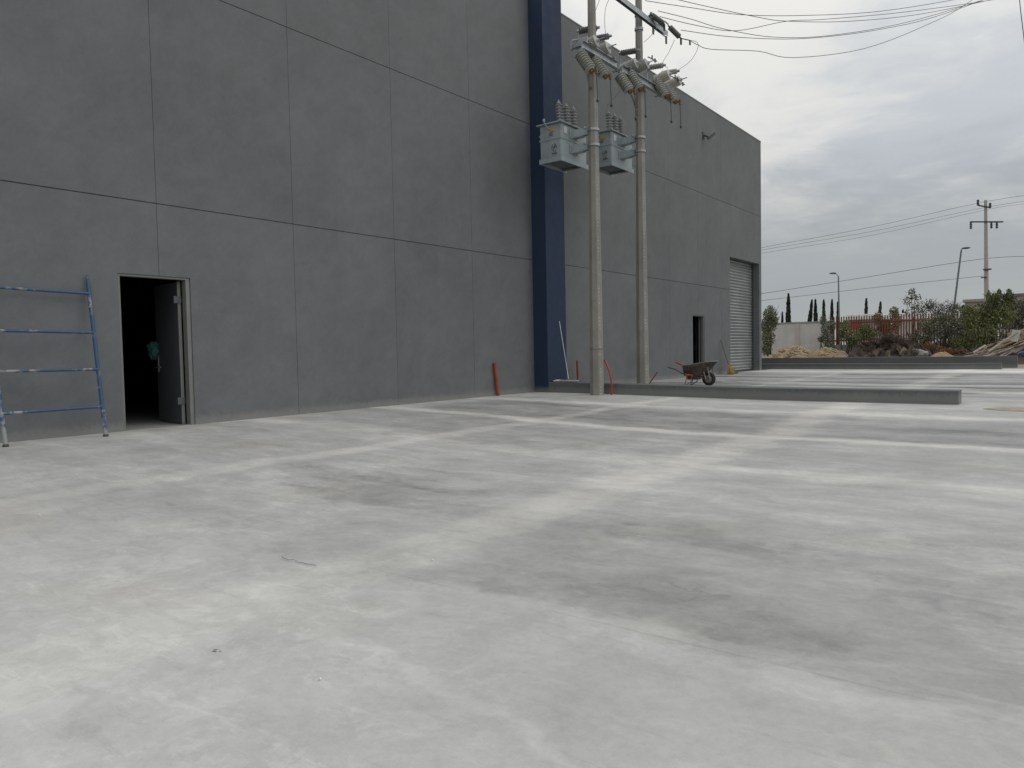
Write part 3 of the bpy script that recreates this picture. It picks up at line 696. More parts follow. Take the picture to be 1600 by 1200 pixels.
JG = 'thin jumper wires between the arms'
jr = .006
def jumper(p, lab): wire('jumper_wire', p, jr, lab, 'wire', JG, M_wire_far)
jumper([(953, -4, 17.4), (946, 14, 17.2), (945, 40, 17), (948, 62, 16.9)], 'long jumper hanging just right of the nearer pole')
jumper([(938, -3, 16.9), (933, 10, 16.8), (930, 18, 16.7)], 'short jumper at the top edge beside the nearer pole')
jumper([(1027, 42, 18.6), (1018, 55, 18.5), (1006, 66, 18.4)], 'jumper slanting down to the farther pole')
jumper([(1054, 62, 18.9), (1045, 82, 18.9), (1036, 98, 18.8), (1044, 107, 18.8)], 'jumper hanging from the second strain insulator')
jumper([(1078, 63, 18.9), (1089, 66, 19), (1090, 76, 19), (1078, 96, 19), (1054, 113, 18.9)], 'looped jumper hanging below the outer dead end')
jumper([(975, 132, 17.2), (962, 150, 17.4), (950, 163, 17.5), (948, 172, 17.5)], 'jumper dropping toward the farther transformer')
jumper([(1038, 152, 18.9), (1018, 163, 18.6), (975, 178, 17.9)], 'slack jumper crossing in front of the grey wall')

FG = 'distant overhead lines'
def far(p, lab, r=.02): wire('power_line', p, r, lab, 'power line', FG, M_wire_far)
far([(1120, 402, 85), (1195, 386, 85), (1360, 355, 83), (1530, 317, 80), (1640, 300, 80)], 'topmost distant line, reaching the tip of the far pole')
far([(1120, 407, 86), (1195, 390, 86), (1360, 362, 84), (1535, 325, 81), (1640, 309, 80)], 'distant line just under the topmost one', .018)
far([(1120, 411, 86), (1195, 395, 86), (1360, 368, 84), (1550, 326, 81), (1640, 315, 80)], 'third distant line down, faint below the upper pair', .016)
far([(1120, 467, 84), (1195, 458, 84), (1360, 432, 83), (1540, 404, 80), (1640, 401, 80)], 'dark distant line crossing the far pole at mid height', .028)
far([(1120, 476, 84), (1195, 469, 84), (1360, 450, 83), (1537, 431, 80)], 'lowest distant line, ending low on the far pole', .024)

# ------------------------------------------------------------------ small things in the yard
def pipe(pts, r, label, mat=None):
    P = [Vector(p) for p in pts]
    return tag(MB().tube(P, r, 12).build('conduit', mat or M_orange, smooth=True), label, 'conduit', 'orange conduits coming out of the ground')
q = AX(778, 616, WX+.06); t = AX(773, 567, WX+.05)
pipe([(q.x+.01, q.y, -.05), (q.x+.005, q.y, .05), q.lerp(t, .3), t], .038, 'thick orange conduit standing against the wall left of the pilaster')
q = AY(903, 599, 17.2); t = AY(902, 563, 17.2)
pipe([(q.x, 17.2, -.05), (q.x, 17.2, .3), t], .033, 'straight orange conduit between the pilaster and the nearer pole')
P = [AY(a, b, 15.25) for a, b in ((955, 618), (956, 605), (955, 592), (952, 579), (948, 569), (944, 562))]; P[0].z -= .05
pipe(P, .022, 'thin bowed orange conduit right of the nearer pole')
P = [AY(a, b, 17.9) for a, b in ((1014, 600), (1019, 593), (1024, 586), (1028, 581))]
pipe(P, .016, 'short slanting orange conduit beside the farther pole')
MB_m = AY(888, 596, 15.7); mop = thing('mop', 'white stick mop leaning on the navy pilaster, its head on the kerb', 'mop', MB_m)
a = AY(874, 502, 15.9); b_ = AY(888.5, 592, 15.72)
MB().cyl(b_, a, .007, n=8).build('handle', M_white, mop)
zk = .252+gz(-10, 15.6)
mb = MB()
for k in range(12): mb.blob((MB_m.x-.22+.045*k, 15.68+.03*random.uniform(-1, 1), zk+.025), (.07, .06, .03), 2, .5, 2, k)
mb.build('mop_head', plain('mop_cotton', (.42, .40, .36), .95, var=.5, scale=30), mop, True)
mb = MB(); q = AY(872, 596.5, 15.7)
mb.blob((q.x, 15.7, zk+.03), (.16, .08, .03), 2, .5, 2, 3)
tag(mb.build('plastic_scrap', M_white, smooth=True), 'crumpled white scrap on the kerb beside the pilaster', 'litter')

# wheelbarrow: handles to the left, wheel to the right
wb = AY(1104, 600, 20.0); wbz = gz(wb.x, 20)
root = thing('wheelbarrow', 'rusty wheelbarrow with one orange grip, parked behind the grey kerb', 'wheelbarrow', (wb.x-.45, 20, wbz))
Rz = Matrix.Translation((wb.x-.02, 20.0, wbz)) @ Matrix.Rotation(R(2), 4, 'Z')
def L(x, y, z): return Rz @ Vector((x, y, z))
bm = bmesh.new(); rim = []; bot = []
top = [(-.60, -.27, .57), (-.60, .27, .57), (.12, .33, .67), (.29, .20, .69), (.29, -.20, .69), (.12, -.33, .67)]
low = [(-.57, -.20, .28), (-.57, .20, .28), (-.14, .22, .28), (.0, .15, .34), (.0, -.15, .34), (-.14, -.22, .28)]
tv = [bm.verts.new(L(*c)) for c in top]; lv = [bm.verts.new(L(*c)) for c in low]
for i in range(6): bm.faces.new((tv[i], tv[(i+1) % 6], lv[(i+1) % 6], lv[i]))
bm.faces.new(lv)
bmesh.ops.solidify(bm, geom=bm.faces[:], thickness=.012)
bmesh.ops.bevel(bm, geom=bm.edges[:], offset=.01, segments=2, affect='EDGES')
tray = MB().bm(bm).build('tray', M_tray, root)
MB().tube([L(*c) for c in top+top[:1]], .014, 8).build('tray_rim', M_cement, tray)
wh = MB(); wc = L(0.09, 0, .19)
ax = Rz.to_3x3() @ Vector((0, 1, 0))
wh.lathe(wc-ax*.05, wc+ax*.05, [(0, .12), (0.02, .16), (.25, .188), (.5, .192), (.75, .188), (.98, .16), (1, .12)], 24)
wheel = wh.build('wheel', M_blackrub, root, True)
MB().lathe(wc-ax*.055, wc+ax*.055, [(0, .05), (.05, .11), (.5, .1), (.95, .11), (1, .05)], 16).cyl(wc-ax*.13, wc+ax*.13, .015).build('rim', M_cement, wheel, True)
for s in (-1, 1):
    MB().tube([L(.21, s*.12, .19), L(-.02, s*.13, .21), L(-.30, s*.24, .265), L(-.62, s*.26, .36 if s < 0 else .44), L(-.80, s*.28, .47 if s < 0 else .57)], .017, 8).build('frame_bar', M_darksteel, root, True)
    a = L(-.80, s*.28, .47 if s < 0 else .57); e = L(-1.02, s*.29, .53 if s < 0 else .66)
    if s > 0: MB().cyl(a, e, .024, .022, 10).build('grip', M_orange, root, True)
    else: MB().cyl(a, e, .018, .016, 10).build('grip', M_darksteel, root, True)
    MB().tube([L(-.46, s*.25, .30), L(-.50, s*.25, .10), L(-.56, s*.25, .015), L(-.52, s*.25, .012), L(-.36, s*.25, .10), L(-.30, s*.25, .28)], .015, 8).build('leg', M_cement, root, True)
    MB().obox(L(.06, s*.145, .17), L(-.02, s*.20, .50), .016, .032).build('brace', M_cement, root)
    MB().obox(L(.18, s*.145, .17), L(.12, s*.20, .55), .016, .032).build('brace', M_cement, root)
MB().cyl(L(-.48, -.31, .325), L(-.26, -.31, .30), .026, n=10).build('spare_grip', M_redp, root)
MB().box(-.48, -.22, -.20, .20, .17, .275, .01, Rz).build('under_brace', M_darksteel, root)

# broom against the far wall
a = AX(1126, 531, WX+.05); b_ = AX(1139, 572, WX+.30)
br = thing('broom', 'straw broom with wooden handle leaning beside the roller shutter', 'broom', (b_.x, b_.y, 0))
MB().cyl(b_, a, .016, n=8).build('handle', M_wood, br)
mb = MB(); hb = AX(1146, 583, WX+.50); hb.z = .01
d0 = (b_-a).normalized()
for k in range(160):
    s0 = b_+Vector((random.uniform(-.03, .03), random.uniform(-.05, .05), random.uniform(-.02, .06)))
    e = Vector((hb.x+random.uniform(-.10, .10), hb.y+random.uniform(-.42, .40), random.uniform(.005, .05)))
    mid = s0.lerp(e, .45)+Vector((0, 0, .03)); mb.tube([s0, mid, e], [.012, .014, .007], 4)
mb.build('bristles', M_straw, br)
MB().cyl(b_+Vector((0, 0, .05)), b_+(hb-b_)*.12, .05, .06, 10).build('binding', M_wood, br)

# litter
def scrap(px, py, s, mat, label, name='paper_scrap'):
    q = G(px, py); mb = MB()
    n_ = 8; pts = [(q.x+s*cos(2*pi*k/n_)*random.uniform(.6, 1.1), q.y+s*.8*sin(2*pi*k/n_)*random.uniform(.6, 1.1), q.z+.004+random.uniform(0, .006)) for k in range(n_)]
    i = len(mb.v); mb.v += pts+[(q.x, q.y, q.z+.012)]
    for k in range(n_): mb.f.append((k, (k+1) % n_, n_))
    i2 = len(mb.v); mb.v += [(p[0], p[1], q.z+.001) for p in pts]; mb.f.append(tuple(i2+k for k in range(n_)))
    for k in range(n_): mb.f.append((k, (k+1) % n_, i2+(k+1) % n_, i2+k))
    return tag(mb.build(name, mat), label, 'litter')
scrap(500, 1063, .008, M_white, 'tiny white scrap lying on the concrete in the foreground')
scrap(676, 876, .007, M_white, 'tiny white scrap lying mid-yard on pale concrete')
scrap(62, 806, .011, M_white, 'white crumb on the concrete below the scaffold frame')
a, b_ = G(438, 874), G(494, 885)
mb = MB(); P = []
for k in range(14):
    t = k/13; p = a.lerp(b_, t); P.append((p.x+.012*random.uniform(-1, 1)*(1-t), p.y+.015*random.uniform(-1, 1)*(1-t), p.z+.006+.012*(1-t)*random.random()))
tag(MB().tube(P, .0018, 5).build('twig', plain('dry_twig', (.30, .28, .25), .9), smooth=True), 'thin dry twig lying on the concrete in mid-yard', 'twig')
mb = MB(); a = G(338, 1018)
for k in range(7): mb.blob((a.x+random.uniform(-.02, .02), a.y+random.uniform(-.012, .012), a.z+.002), (.004, .0035, .002), 1, .5, 2, k)
tag(mb.build('mud_crumbs', plain('mud', (.24, .23, .20), .95)), 'few dark mud crumbs on the foreground concrete', 'litter', kind=None)
# sandy patch at the right-hand edge
q = G(1572, 640); mb = MB(); n_ = 40; 
ctr = Vector((q.x+.75, q.y+.05, 0)); ring = []
for rr, zz_ in ((1.0, .0), (.9, .012), (.6, .02), (0.02, .025)):
    for k in range(n_):
        an = 2*pi*k/n_; r = rr*(1+.18*mnoise.noise(Vector((cos(an)*1.5, sin(an)*1.5, 4))))
        x, y = ctr.x+1.1*r*cos(an), ctr.y+.45*r*sin(an); mb.v.append((x, y, gz(x, y)+.005+zz_))
for j in range(3):
    for k in range(n_): mb.f.append((j*n_+k, j*n_+(k+1) % n_, (j+1)*n_+(k+1) % n_, (j+1)*n_+k))
tag(mb.build('sand_patch', plain('spilt_sand', (.40, .34, .25), .95, var=.25, scale=5, bump=.4), smooth=True), kind='stuff', label='patch of beige sand spilt on the concrete at the right edge', cat='sand')

# ------------------------------------------------------------------ background: walls and fence
FY = 57.0
def xat(px, y=FY): return AY(px, 535, y).x
zt = AY(1250, 503, FY).z
gw = thing('boundary_wall', 'pale grey plastered boundary wall beyond the warehouse corner', 'wall', (xat(1250), FY, 0))
M_bwall = plain('grey_plaster_block', (.60, .58, .565), .9, var=.15, scale=1.2, bump=.3)
x0, x1 = xat(1100), xat(1296)
mb = MB().box(x0, x1, FY, FY+.2, -.3, zt-.12).build('wall', M_bwall, gw)
MB().box(x0, x1, FY-.03, FY+.23, zt-.119, zt).build('coping', plain('grey_coping', (.33, .32, .31), .9), gw)
for px in (1180, 1246): MB().box(xat(px)-.16, xat(px)+.16, FY-.06, FY+.05, -.3, zt-.12).build('pier', plain('pinkish_pier', (.54, .49, .465), .9, var=.15), gw)
fn = thing('picket_fence', 'red metal picket fence on a low grey wall behind bushes', 'fence', (xat(1400), FY, 0))
x0, x1 = xat(1297), xat(1640); zb, ztop = AY(1400, 537, FY).z, AY(1350, 494, FY).z
M_red = plain('faded_red_paint', (.21, .06, .042), .6, var=.4, scale=2)
MB().box(x0, x1, FY, FY+.2, -.3, zb, .01).build('base_wall', plain('low_wall_render', (.30, .29, .27), .9, var=.25), fn)
mb = MB(); k = 0; x = x0+.05
while x < x1:
    mb.box(x, x+.075, FY+.05, FY+.1, zb-.01, ztop+.05*random.random()); x += .168
mb.build('pickets', M_red, fn)
MB().box(x0, x1, FY+.1, FY+.14, ztop-.48, ztop-.40).box(x0, x1, FY+.1, FY+.14, zb+.28, zb+.36).build('rail', M_red, fn)
# buildings far behind
def hut(px0, px1, pyt, y, dep, label, col, name='building', roofc=(.6, .6, .6), win=False, rt_=.25):
    a, b_ = AY(px0, pyt, y), AY(px1, pyt, y); zt = (a.z+b_.z)/2
    o = thing(name, label, 'building', ((a.x+b_.x)/2, y, 0))
    wl = MB().box(a.x, b_.x, y, y+dep, -.3, zt-rt_).build('wall', plain('building_render', col, .9, var=.15, scale=.5), o)
    MB().box(a.x-.2, b_.x+.2, y-.25, y+dep+.2, zt-rt_+.001, zt, .03).build('roof', plain('building_roof', roofc, .7), o)
    if win:
        wd = (b_.x-a.x)
        for t in (.25, .68):
            f = MB().box(a.x+wd*t, a.x+wd*t+.9, y-.03, y+.02, zt-1.6, zt-.7).build('window', M_darksteel, o)
    return o, a, b_, zt
o, a, b_, zt = hut(1327, 1372, 491, 75, 6, 'low building with a white roof behind the red fence', (.34, .32, .29), 'shed', (.8, .8, .79), rt_=.5)
a = AY(1328, 503, 74.9); b_ = AY(1347, 513, 74.9); MB().box(a.x, b_.x, 74.88, 74.99, b_.z, a.z).build('painted_panel', plain('red_panel', (.36, .04, .05), .6), o)
hut(1398, 1445, 489, 78, 6, 'pale shed with a white roof behind the sparse tree', (.5, .48, .45), 'shed', (.8, .8, .78), rt_=.6)
hut(1508, 1552, 467, 88, 7, 'beige house partly hidden by the tallest green bush', (.42, .37, .31), 'house', (.36, .32, .27), rt_=.3)
hut(1566, 1640, 458, 84, 8, 'pale house with flat brown roof at the right edge', (.48, .44, .40), 'house', (.20, .16, .13), win=True, rt_=.25)

# lamps
def lamp(px, pyb, pyt, pxt, y, head, label):
    b_ = AY(px, pyb, y); t = AY(pxt, pyt, y); b_ = t+(b_-t)*((t.z+.2)/max(.1, t.z-b_.z))
    o = thing('street_lamp', label, 'street lamp', b_, 'street lamps beyond the fence')
    MB().cyl(b_, t, .09, .06, 8).build('lamp_post', plain('lamp_post_grey', (.20, .21, .22), .5, .4), o)
    e = AY(*head[0], y); h = AY(*head[1], y); d = (h-e)
    MB().tube([t, t.lerp(e, .5)+Vector((0, 0, .12)), e], .04, 6).build('lamp_arm', plain('lamp_arm_grey', (.24, .25, .26), .5, .4), o)
    hd = MB().blob(e.lerp(h, .5), (max(.3, abs(d.x)*.5), .16, .08), 2, .1, 1, 1).build('lamp_head', M_darksteel, o)
    return o, t, b_
lamp(1311, 490, 432, 1310, 72, ((1304, 428), (1298, 426)), 'upright street lamp with curved arm above the cypress row')
o, t, b_ = lamp(1491, 478, 391, 1502, 66, ((1505, 389), (1514, 386)), 'leaning street lamp left of the far utility pole')
p = t.lerp(b_, .56); MB().box(p.x-.12, p.x+.22, p.y-.1, p.y+.1, p.z-.12, p.z+.14, .02).build('junction_box', M_darksteel, o)

# far utility pole
y = 80; b_ = AY(1543, 470, y); t = AY(1540, 313, y)
fp = thing('utility_pole', 'distant concrete pole with two crossarms above the green bushes', 'utility pole', (b_.x, y, -.2))
MB().lathe((b_.x, y, -.2), t, [(0, .24), (1, .12)], 10).build('shaft', plain('far_pole_concrete', (.40, .38, .33), .85, var=.15), fp, True)
a, c = AY(1516, 347, y), AY(1568, 347, y); MB().obox((a.x, y-.15, a.z), (c.x, y-.15, c.z), .1, .12).build('crossarm', M_darksteel, fp)
a2, c2 = AY(1528, 321, y), AY(1548, 325, y); MB().obox((a2.x, y-.15, a2.z), (c2.x, y-.15, c2.z), .1, .12).build('crossarm', M_darksteel, fp)
for px, p0, p1 in ((1517, 347, 358), (1549, 347, 357), (1557.5, 347, 357)):
    q0, q1 = AY(px, p0, y-.15), AY(px, p1, y-.15); ribbed(MB(), q0, q1, .07, .13, 4, 8).build('insulator', M_darksteel, fp)
for px, p0, p1 in ((1528, 321, 312), (1547, 325, 317)):
    q0, q1 = AY(px, p0, y-.15), AY(px, p1, y-.15); ribbed(MB(), q0, q1, .08, .13, 4, 8).build('insulator', M_darksteel, fp)
q = AY(1542, 421, y-.2); MB().box(q.x-.3, q.x+.35, q.y-.1, q.y+.1, q.z-.06, q.z+.06).box(q.x-.45, q.x+.0, q.y-.1, q.y+.1, q.z-.75, q.z-.65).build('cable_bracket', M_darksteel, fp)

# ------------------------------------------------------------------ trees, bushes
LEAF_W = .26
def leaves(mb, c, r, n, size, up_bias=0., hollow=.1, droop=None):
    """n leaf-sized faces inside an uneven ellipsoid"""
    c, r = Vector(c), Vector(r)
    for _ in range(n):
        while True:
            d = Vector((random.uniform(-1, 1), random.uniform(-1, 1), random.uniform(-1, 1)))
            l = d.length
            if hollow < l < 1: break
        k = 1+.35*mnoise.noise(d*2.3+c*.7)
        p = c+Vector((d.x*r.x*k, d.y*r.y*k, d.z*r.z*k))
        s = size*random.uniform(.6, 1.4)
        a = Vector((random.gauss(0, 1), random.gauss(0, 1), random.gauss(0, 1)+up_bias)).normalized()
        b_ = a.orthogonal().normalized(); b_.rotate(Matrix.Rotation(random.uniform(0, 6.28), 3, a)) if False else None
        q = a.cross(Vector((random.gauss(0, 1), random.gauss(0, 1), random.gauss(0, 1)))).normalized()
        i = len(mb.v); w_ = s*LEAF_W
        mb.v += [tuple(p-a*s*.5), tuple(p+q*w_), tuple(p+a*s*.5), tuple(p-q*w_)]; mb.f.append((i, i+1, i+2, i+3))
def cypress(px, pyt, wpx, lean, y, label, mat, name='cypress_tree'):
    t = AY(px+lean, pyt, y); base = AY(px, 500, y); wd = wpx*1.2*y/FPX*.5/ray(px, 500).y
    o = thing(name, label, 'tree', (base.x, y, -.2), 'cypress trees behind the boundary wall')
    H = t.z+.2; ax = Vector((t.x-base.x, 0, 0))
    MB().cyl((base.x, y, -.2), (base.x+ax.x*.6, y, H*.75), .14, .04, 7).build('trunk', M_bark, o)
    mb = MB(); n_ = int(900+220*H)
    for _ in range(n_):
        h = random.random()**.9; zz_ = .4+(H-.5)*h
        rr = wd*(1.0*(1-h)**.55*(.35+.65*min(1, h*6)) + .12*wd)*(1+.4*mnoise.noise(Vector((h*9, px, 0))))
        an = random.uniform(0, 2*pi); q = rr*math.sqrt(random.random())
        f = ((zz_)/H)**1.2
        p = Vector((base.x+ax.x*f+q*cos(an), y+q*sin(an), zz_-.2)); s = random.uniform(.15, .34)
        a = Vector((random.gauss(0, .25), random.gauss(0, .25), 1)).normalized(); qv = a.cross(Vector((cos(an*3), sin(an*3), 0))).normalized()
        i = len(mb.v); mb.v += [tuple(p-a*s*.5), tuple(p+qv*s*.28), tuple(p+a*s*.55), tuple(p-qv*s*.28)]; mb.f.append((i, i+1, i+2, i+3))
    mb.build('crown', mat, o)
CY = [(1222, 487, 4, .5, 'shortest dark cypress, leftmost behind the grey wall', M_cyp), (1231, 458, 9.5, 1, 'tallest and thickest cypress, left behind the grey wall', M_cyp),
      (1260, 468, 8, 9, 'cypress leaning right, behind the middle of the grey wall', M_cyp), (1275, 467, 7.5, -1, 'cypress directly right of the leaning one', M_cyp),
      (1288, 468, 7, -1, 'greener split-topped cypress at the grey wall end', M_cyp_g), (1299, 467, 6.5, 1, 'dark slim cypress left of the upright street lamp', M_cyp),
      (1309, 471, 4, 0, 'thin pale cypress hugging the upright street lamp', M_cyp_g), (1353, 466, 7, .6, 'dark cypress in front of the red-walled shed', M_cyp),
      (1371, 471, 7, 5, 'cypress with bent tip above the yellow-green shrub', M_cyp_g), (1411, 483, 5, 0, 'small dark cypress just left of the sparse tree', M_cyp)]
for px, pyt, wpx, ln, lab, mt in CY: cypress(px, pyt, wpx, ln, 82, lab, mt)

def bush(name, label, cat, y, clumps, mat, size=.16, upb=.3, stems=(), twigs=0, dens=1., group=None):
    """clumps: photo-pixel ellipses (px, py, rx, ry) each a cloud of leaves"""
    cx = sum(c[0] for c in clumps)/len(clumps); root = thing(name, label, cat, (AY(cx, 550, y).x, y, 0), group)
    mb = MB(); k = y/FPX/ray(cx, 540).y*1.0
    for (px, py, rx, ry) in clumps:
        c = AY(px, py, y+random.uniform(-.4, .4)); r = Vector((rx*k, max(.5, rx*k*.8), ry*k))
        leaves(mb, c, r, int(dens*1500*(r.x*r.z+.15)/(size/.16)**1.5), size*.66, upb)
    mb.build('foliage', mat, root)
    mb = MB(); g0 = Vector((root.location.x, y, -.05))
    for (px, py, rx, ry) in clumps:
        c = AY(px, py, y); mid = g0.lerp(c, .5)+Vector((random.uniform(-.3, .3), random.uniform(-.2, .2), .1))
        mb.tube([g0+Vector((random.uniform(-.15, .15), random.uniform(-.15, .15), 0)), mid, c], [.05, .035, .012], 5)
    for _ in range(twigs):
        px, py, rx, ry = random.choice(clumps); c = AY(px+random.uniform(-rx, rx)*.5, py+ry*.4, y)
        e = c+Vector((random.uniform(-.6, .6), random.uniform(-.3, .3), random.uniform(.5, 1.6)*ry*k))
        m_ = c.lerp(e, .5)+Vector((random.uniform(-.12, .12), 0, 0)); mb.tube([c, m_, e], [.016, .011, .005], 4)
    for a, b_ in stems: mb.tube([AY(*a, y), AY(*b_, y)], [.10, .07], 7)
    mb.build('branches', M_bark, root)
    return root
SG = 'shrubs along the fence'
bush('shrub', 'olive shrub at the warehouse corner with pale upper leaves', 'bush', 50, [(1203, 490, 10, 12), (1200, 508, 13, 14), (1199, 528, 11, 14), (1197, 545, 8, 10), (1208, 500, 8, 12)], M_olive, .17, twigs=14, dens=1.6, group=SG)
bush('shrub', 'grey-green shrub where the grey wall meets the fence', 'bush', 55, [(1289, 515, 6, 14), (1294, 530, 10, 12), (1284, 530, 6, 5), (1298, 545, 9, 8), (1286, 500, 4, 8), (1300, 508, 6, 10)], M_greyg, .15, twigs=10, dens=1.3, group=SG)
bush('shrub', 'upright green shrub growing through the left end of the fence', 'bush', 56, [(1320, 508, 8, 9), (1322, 522, 11, 12), (1331, 535, 8, 8), (1315, 520, 5, 14)], M_green, .15, twigs=6, dens=1.3, group=SG)
bush('shrub', 'rounded green shrub over the middle of the fence', 'bush', 56, [(1352, 513, 10, 8), (1348, 522, 14, 9), (1362, 522, 9, 9), (1340, 527, 7, 7)], M_green, .15, twigs=6, dens=1.3, group=SG)
bush('shrub', 'yellow-green shrub rising above the fence behind the dark heap', 'bush', 58.5, [(1372, 498, 8, 10), (1382, 508, 12, 10), (1397, 488, 7, 9), (1400, 502, 8, 14), (1378, 518, 12, 9), (1393, 518, 10, 10)], M_yelg, .16, twigs=10, dens=1.3, group=SG)
bush('tree', 'sparse tree with scattered dark leaves, bare against the sky', 'tree', 59, [(1424, 457, 6, 7), (1430, 465, 9, 6), (1418, 470, 7, 8), (1434, 479, 10, 9), (1425, 488, 11, 9), (1443, 486, 8, 8)], M_darkg, .22, twigs=30, dens=.34)
bush('tree', 'grey twiggy shrub with almost no leaves, left of the leaning lamp', 'tree', 58.5, [(1452, 478, 8, 12), (1465, 485, 12, 12), (1480, 482, 12, 12), (1474, 497, 14, 10), (1495, 480, 6, 8)], M_greyg, .15, twigs=110, dens=.45)
bush('tree', 'dark leaning bush with an exposed slanting trunk before the fence', 'tree', 54, [(1452, 515, 16, 13), (1478, 512, 20, 14), (1470, 498, 15, 10), (1500, 522, 16, 14), (1446, 530, 13, 8), (1428, 527, 10, 8)], M_darkg, .17, stems=[((1470, 552), (1482, 516))], twigs=30, dens=.9)
bush('tree', 'largest bright green bush, feathery tips under the far pole', 'tree', 53, [(1530, 490, 20, 16), (1552, 478, 14, 16), (1518, 500, 18, 14), (1548, 503, 22, 16), (1576, 470, 10, 14), (1568, 490, 18, 18), (1535, 518, 26, 14), (1508, 484, 8, 8), (1553, 466, 6, 8), (1530, 536, 26, 10), (1500, 535, 14, 10), (1545, 462, 3, 8), (1561, 460, 3, 8), (1577, 460, 4, 9)], M_green, .19, 1.5, twigs=40, dens=1.5)
bush('tree', 'grey-green bush at the right edge before the pale house', 'tree', 54.5, [(1588, 492, 18, 16), (1600, 478, 14, 14), (1610, 500, 22, 18), (1585, 512, 20, 12), (1575, 530, 18, 10)], M_greyg, .17, twigs=14, dens=1.1)
bush('tree', 'hazy olive thicket filling the gap between the leaning bush and the largest bush', 'bush', 55.6, [(1490, 502, 18, 18), (1512, 512, 20, 20), (1470, 520, 20, 16), (1500, 530, 24, 14), (1446, 508, 12, 14), (1478, 540, 18, 8)], M_olive, .14, twigs=70, dens=.9)
bush('shrub', 'low grey-green weeds before the low wall by the dark heap', 'bush', 54.5, [(1434, 542, 10, 6), (1446, 536, 6, 7)], M_greyg, .14, dens=1., group=SG)
bush('dry_brush', 'reddish dry grass along the wall foot by the leaning bush', 'bush', 52.5, [(1462, 544, 14, 4), (1485, 548, 18, 4), (1505, 551, 14, 3), (1450, 540, 8, 5)], M_redbrush, .16, dens=1.2)
bush('dry_brush', 'brown brush on top of the dark debris heap', 'bush', 47, [(1385, 530, 10, 6), (1397, 527, 9, 5), (1362, 537, 14, 5), (1352, 541, 10, 5), (1403, 533, 9, 7)], M_brush, .17, twigs=50, dens=1.0)

# ------------------------------------------------------------------ heaps
def mound(pxs, y, mat, name, label, rough=.18, zf=-.05, dep=2.2, cat='heap'):
    """pxs: skyline of the heap as photo pixels"""
    P = [AY(px, py, y) for px, py in pxs]; mb = MB(); nx, ny = 60, 18
    for j in range(ny+1):
        v = -1+2*j/ny
        for i in range(nx+1):
            x = P[0].x+(P[-1].x-P[0].x)*i/nx
            for a, b_ in zip(P[:-1], P[1:]):
                if a.x <= x <= b_.x+1e-6: z = a.z+(b_.z-a.z)*(x-a.x)/max(1e-6, b_.x-a.x); break
            prof = max(0, 1-abs(v)**1.5); nz = mnoise.noise(Vector((x*1.7, v*3, 1)))*rough+mnoise.noise(Vector((x*5, v*9, 4)))*rough*.5
            mb.v.append((x, y+v*dep, zf+max(0, (z-zf))*prof*(1+nz)))
    for j in range(ny):
        for i in range(nx): mb.f.append((j*(nx+1)+i, j*(nx+1)+i+1, (j+1)*(nx+1)+i+1, (j+1)*(nx+1)+i))
    o = thing(name, label, cat, (P[len(P)//2].x, y, 0))
    return o, mb.build('earth', mat, o, True), P
def pebbles(o, P, y, n, s0, s1, mat, dep, zf=-.05, name='stones', cutoff=(0, 1)):
    mb = MB()
    for _ in range(n):
        x = P[0].x+(P[-1].x-P[0].x)*random.uniform(*cutoff); v = random.uniform(-.98, .15)
        z = 0
        for a, b_ in zip(P[:-1], P[1:]):
            if a.x <= x <= b_.x: z = a.z+(b_.z-a.z)*(x-a.x)/max(1e-6, b_.x-a.x); break
        s = random.uniform(s0, s1)
        mb.blob((x, y+v*dep, zf+max(0, z-zf)*(1-abs(v)**1.5)+.01), (s*random.uniform(.7, 1.4), s, s*random.uniform(.5, .9)), 1, .5, 1.7, random.random()*99)
    q = mb.build(name, mat, o); q['kind'] = 'stuff'; return q
M_earth = plain('tan_earth', (.33, .225, .115), .95, var=.3, scale=2, bump=.6)
M_earth2 = plain('brown_earth', (.27, .18, .10), .95, var=.3, scale=2, bump=.6)
M_stone = plain('pale_stone', (.46, .37, .24), .9, var=.45, scale=3)
o, _, P = mound([(1192, 563), (1205, 557), (1218, 549), (1232, 543), (1246, 541.5), (1258, 546), (1268, 555), (1280, 563)], 44, M_earth, 'rubble_heap', 'stony tan rubble heap nearest the warehouse corner', .25)
pebbles(o, P, 44, 420, .04, .12, M_stone, 2.2)
o, _, P = mound([(1250, 563), (1262, 551), (1278, 546), (1292, 543), (1302, 545), (1315, 550), (1328, 557), (1336, 563)], 44.6, M_earth2, 'earth_heap', 'smooth brown earth heap right of the stony one', .12)
pebbles(o, P, 44.6, 110, .03, .10, M_stone, 2.2, cutoff=(.45, 1))
o, _, P = mound([(1448, 561), (1460, 553), (1468, 550), (1478, 550.5), (1488, 555), (1497, 561)], 48, M_earth, 'earth_heap', 'small tan earth mound left of the plank pile', .15, dep=1.2)
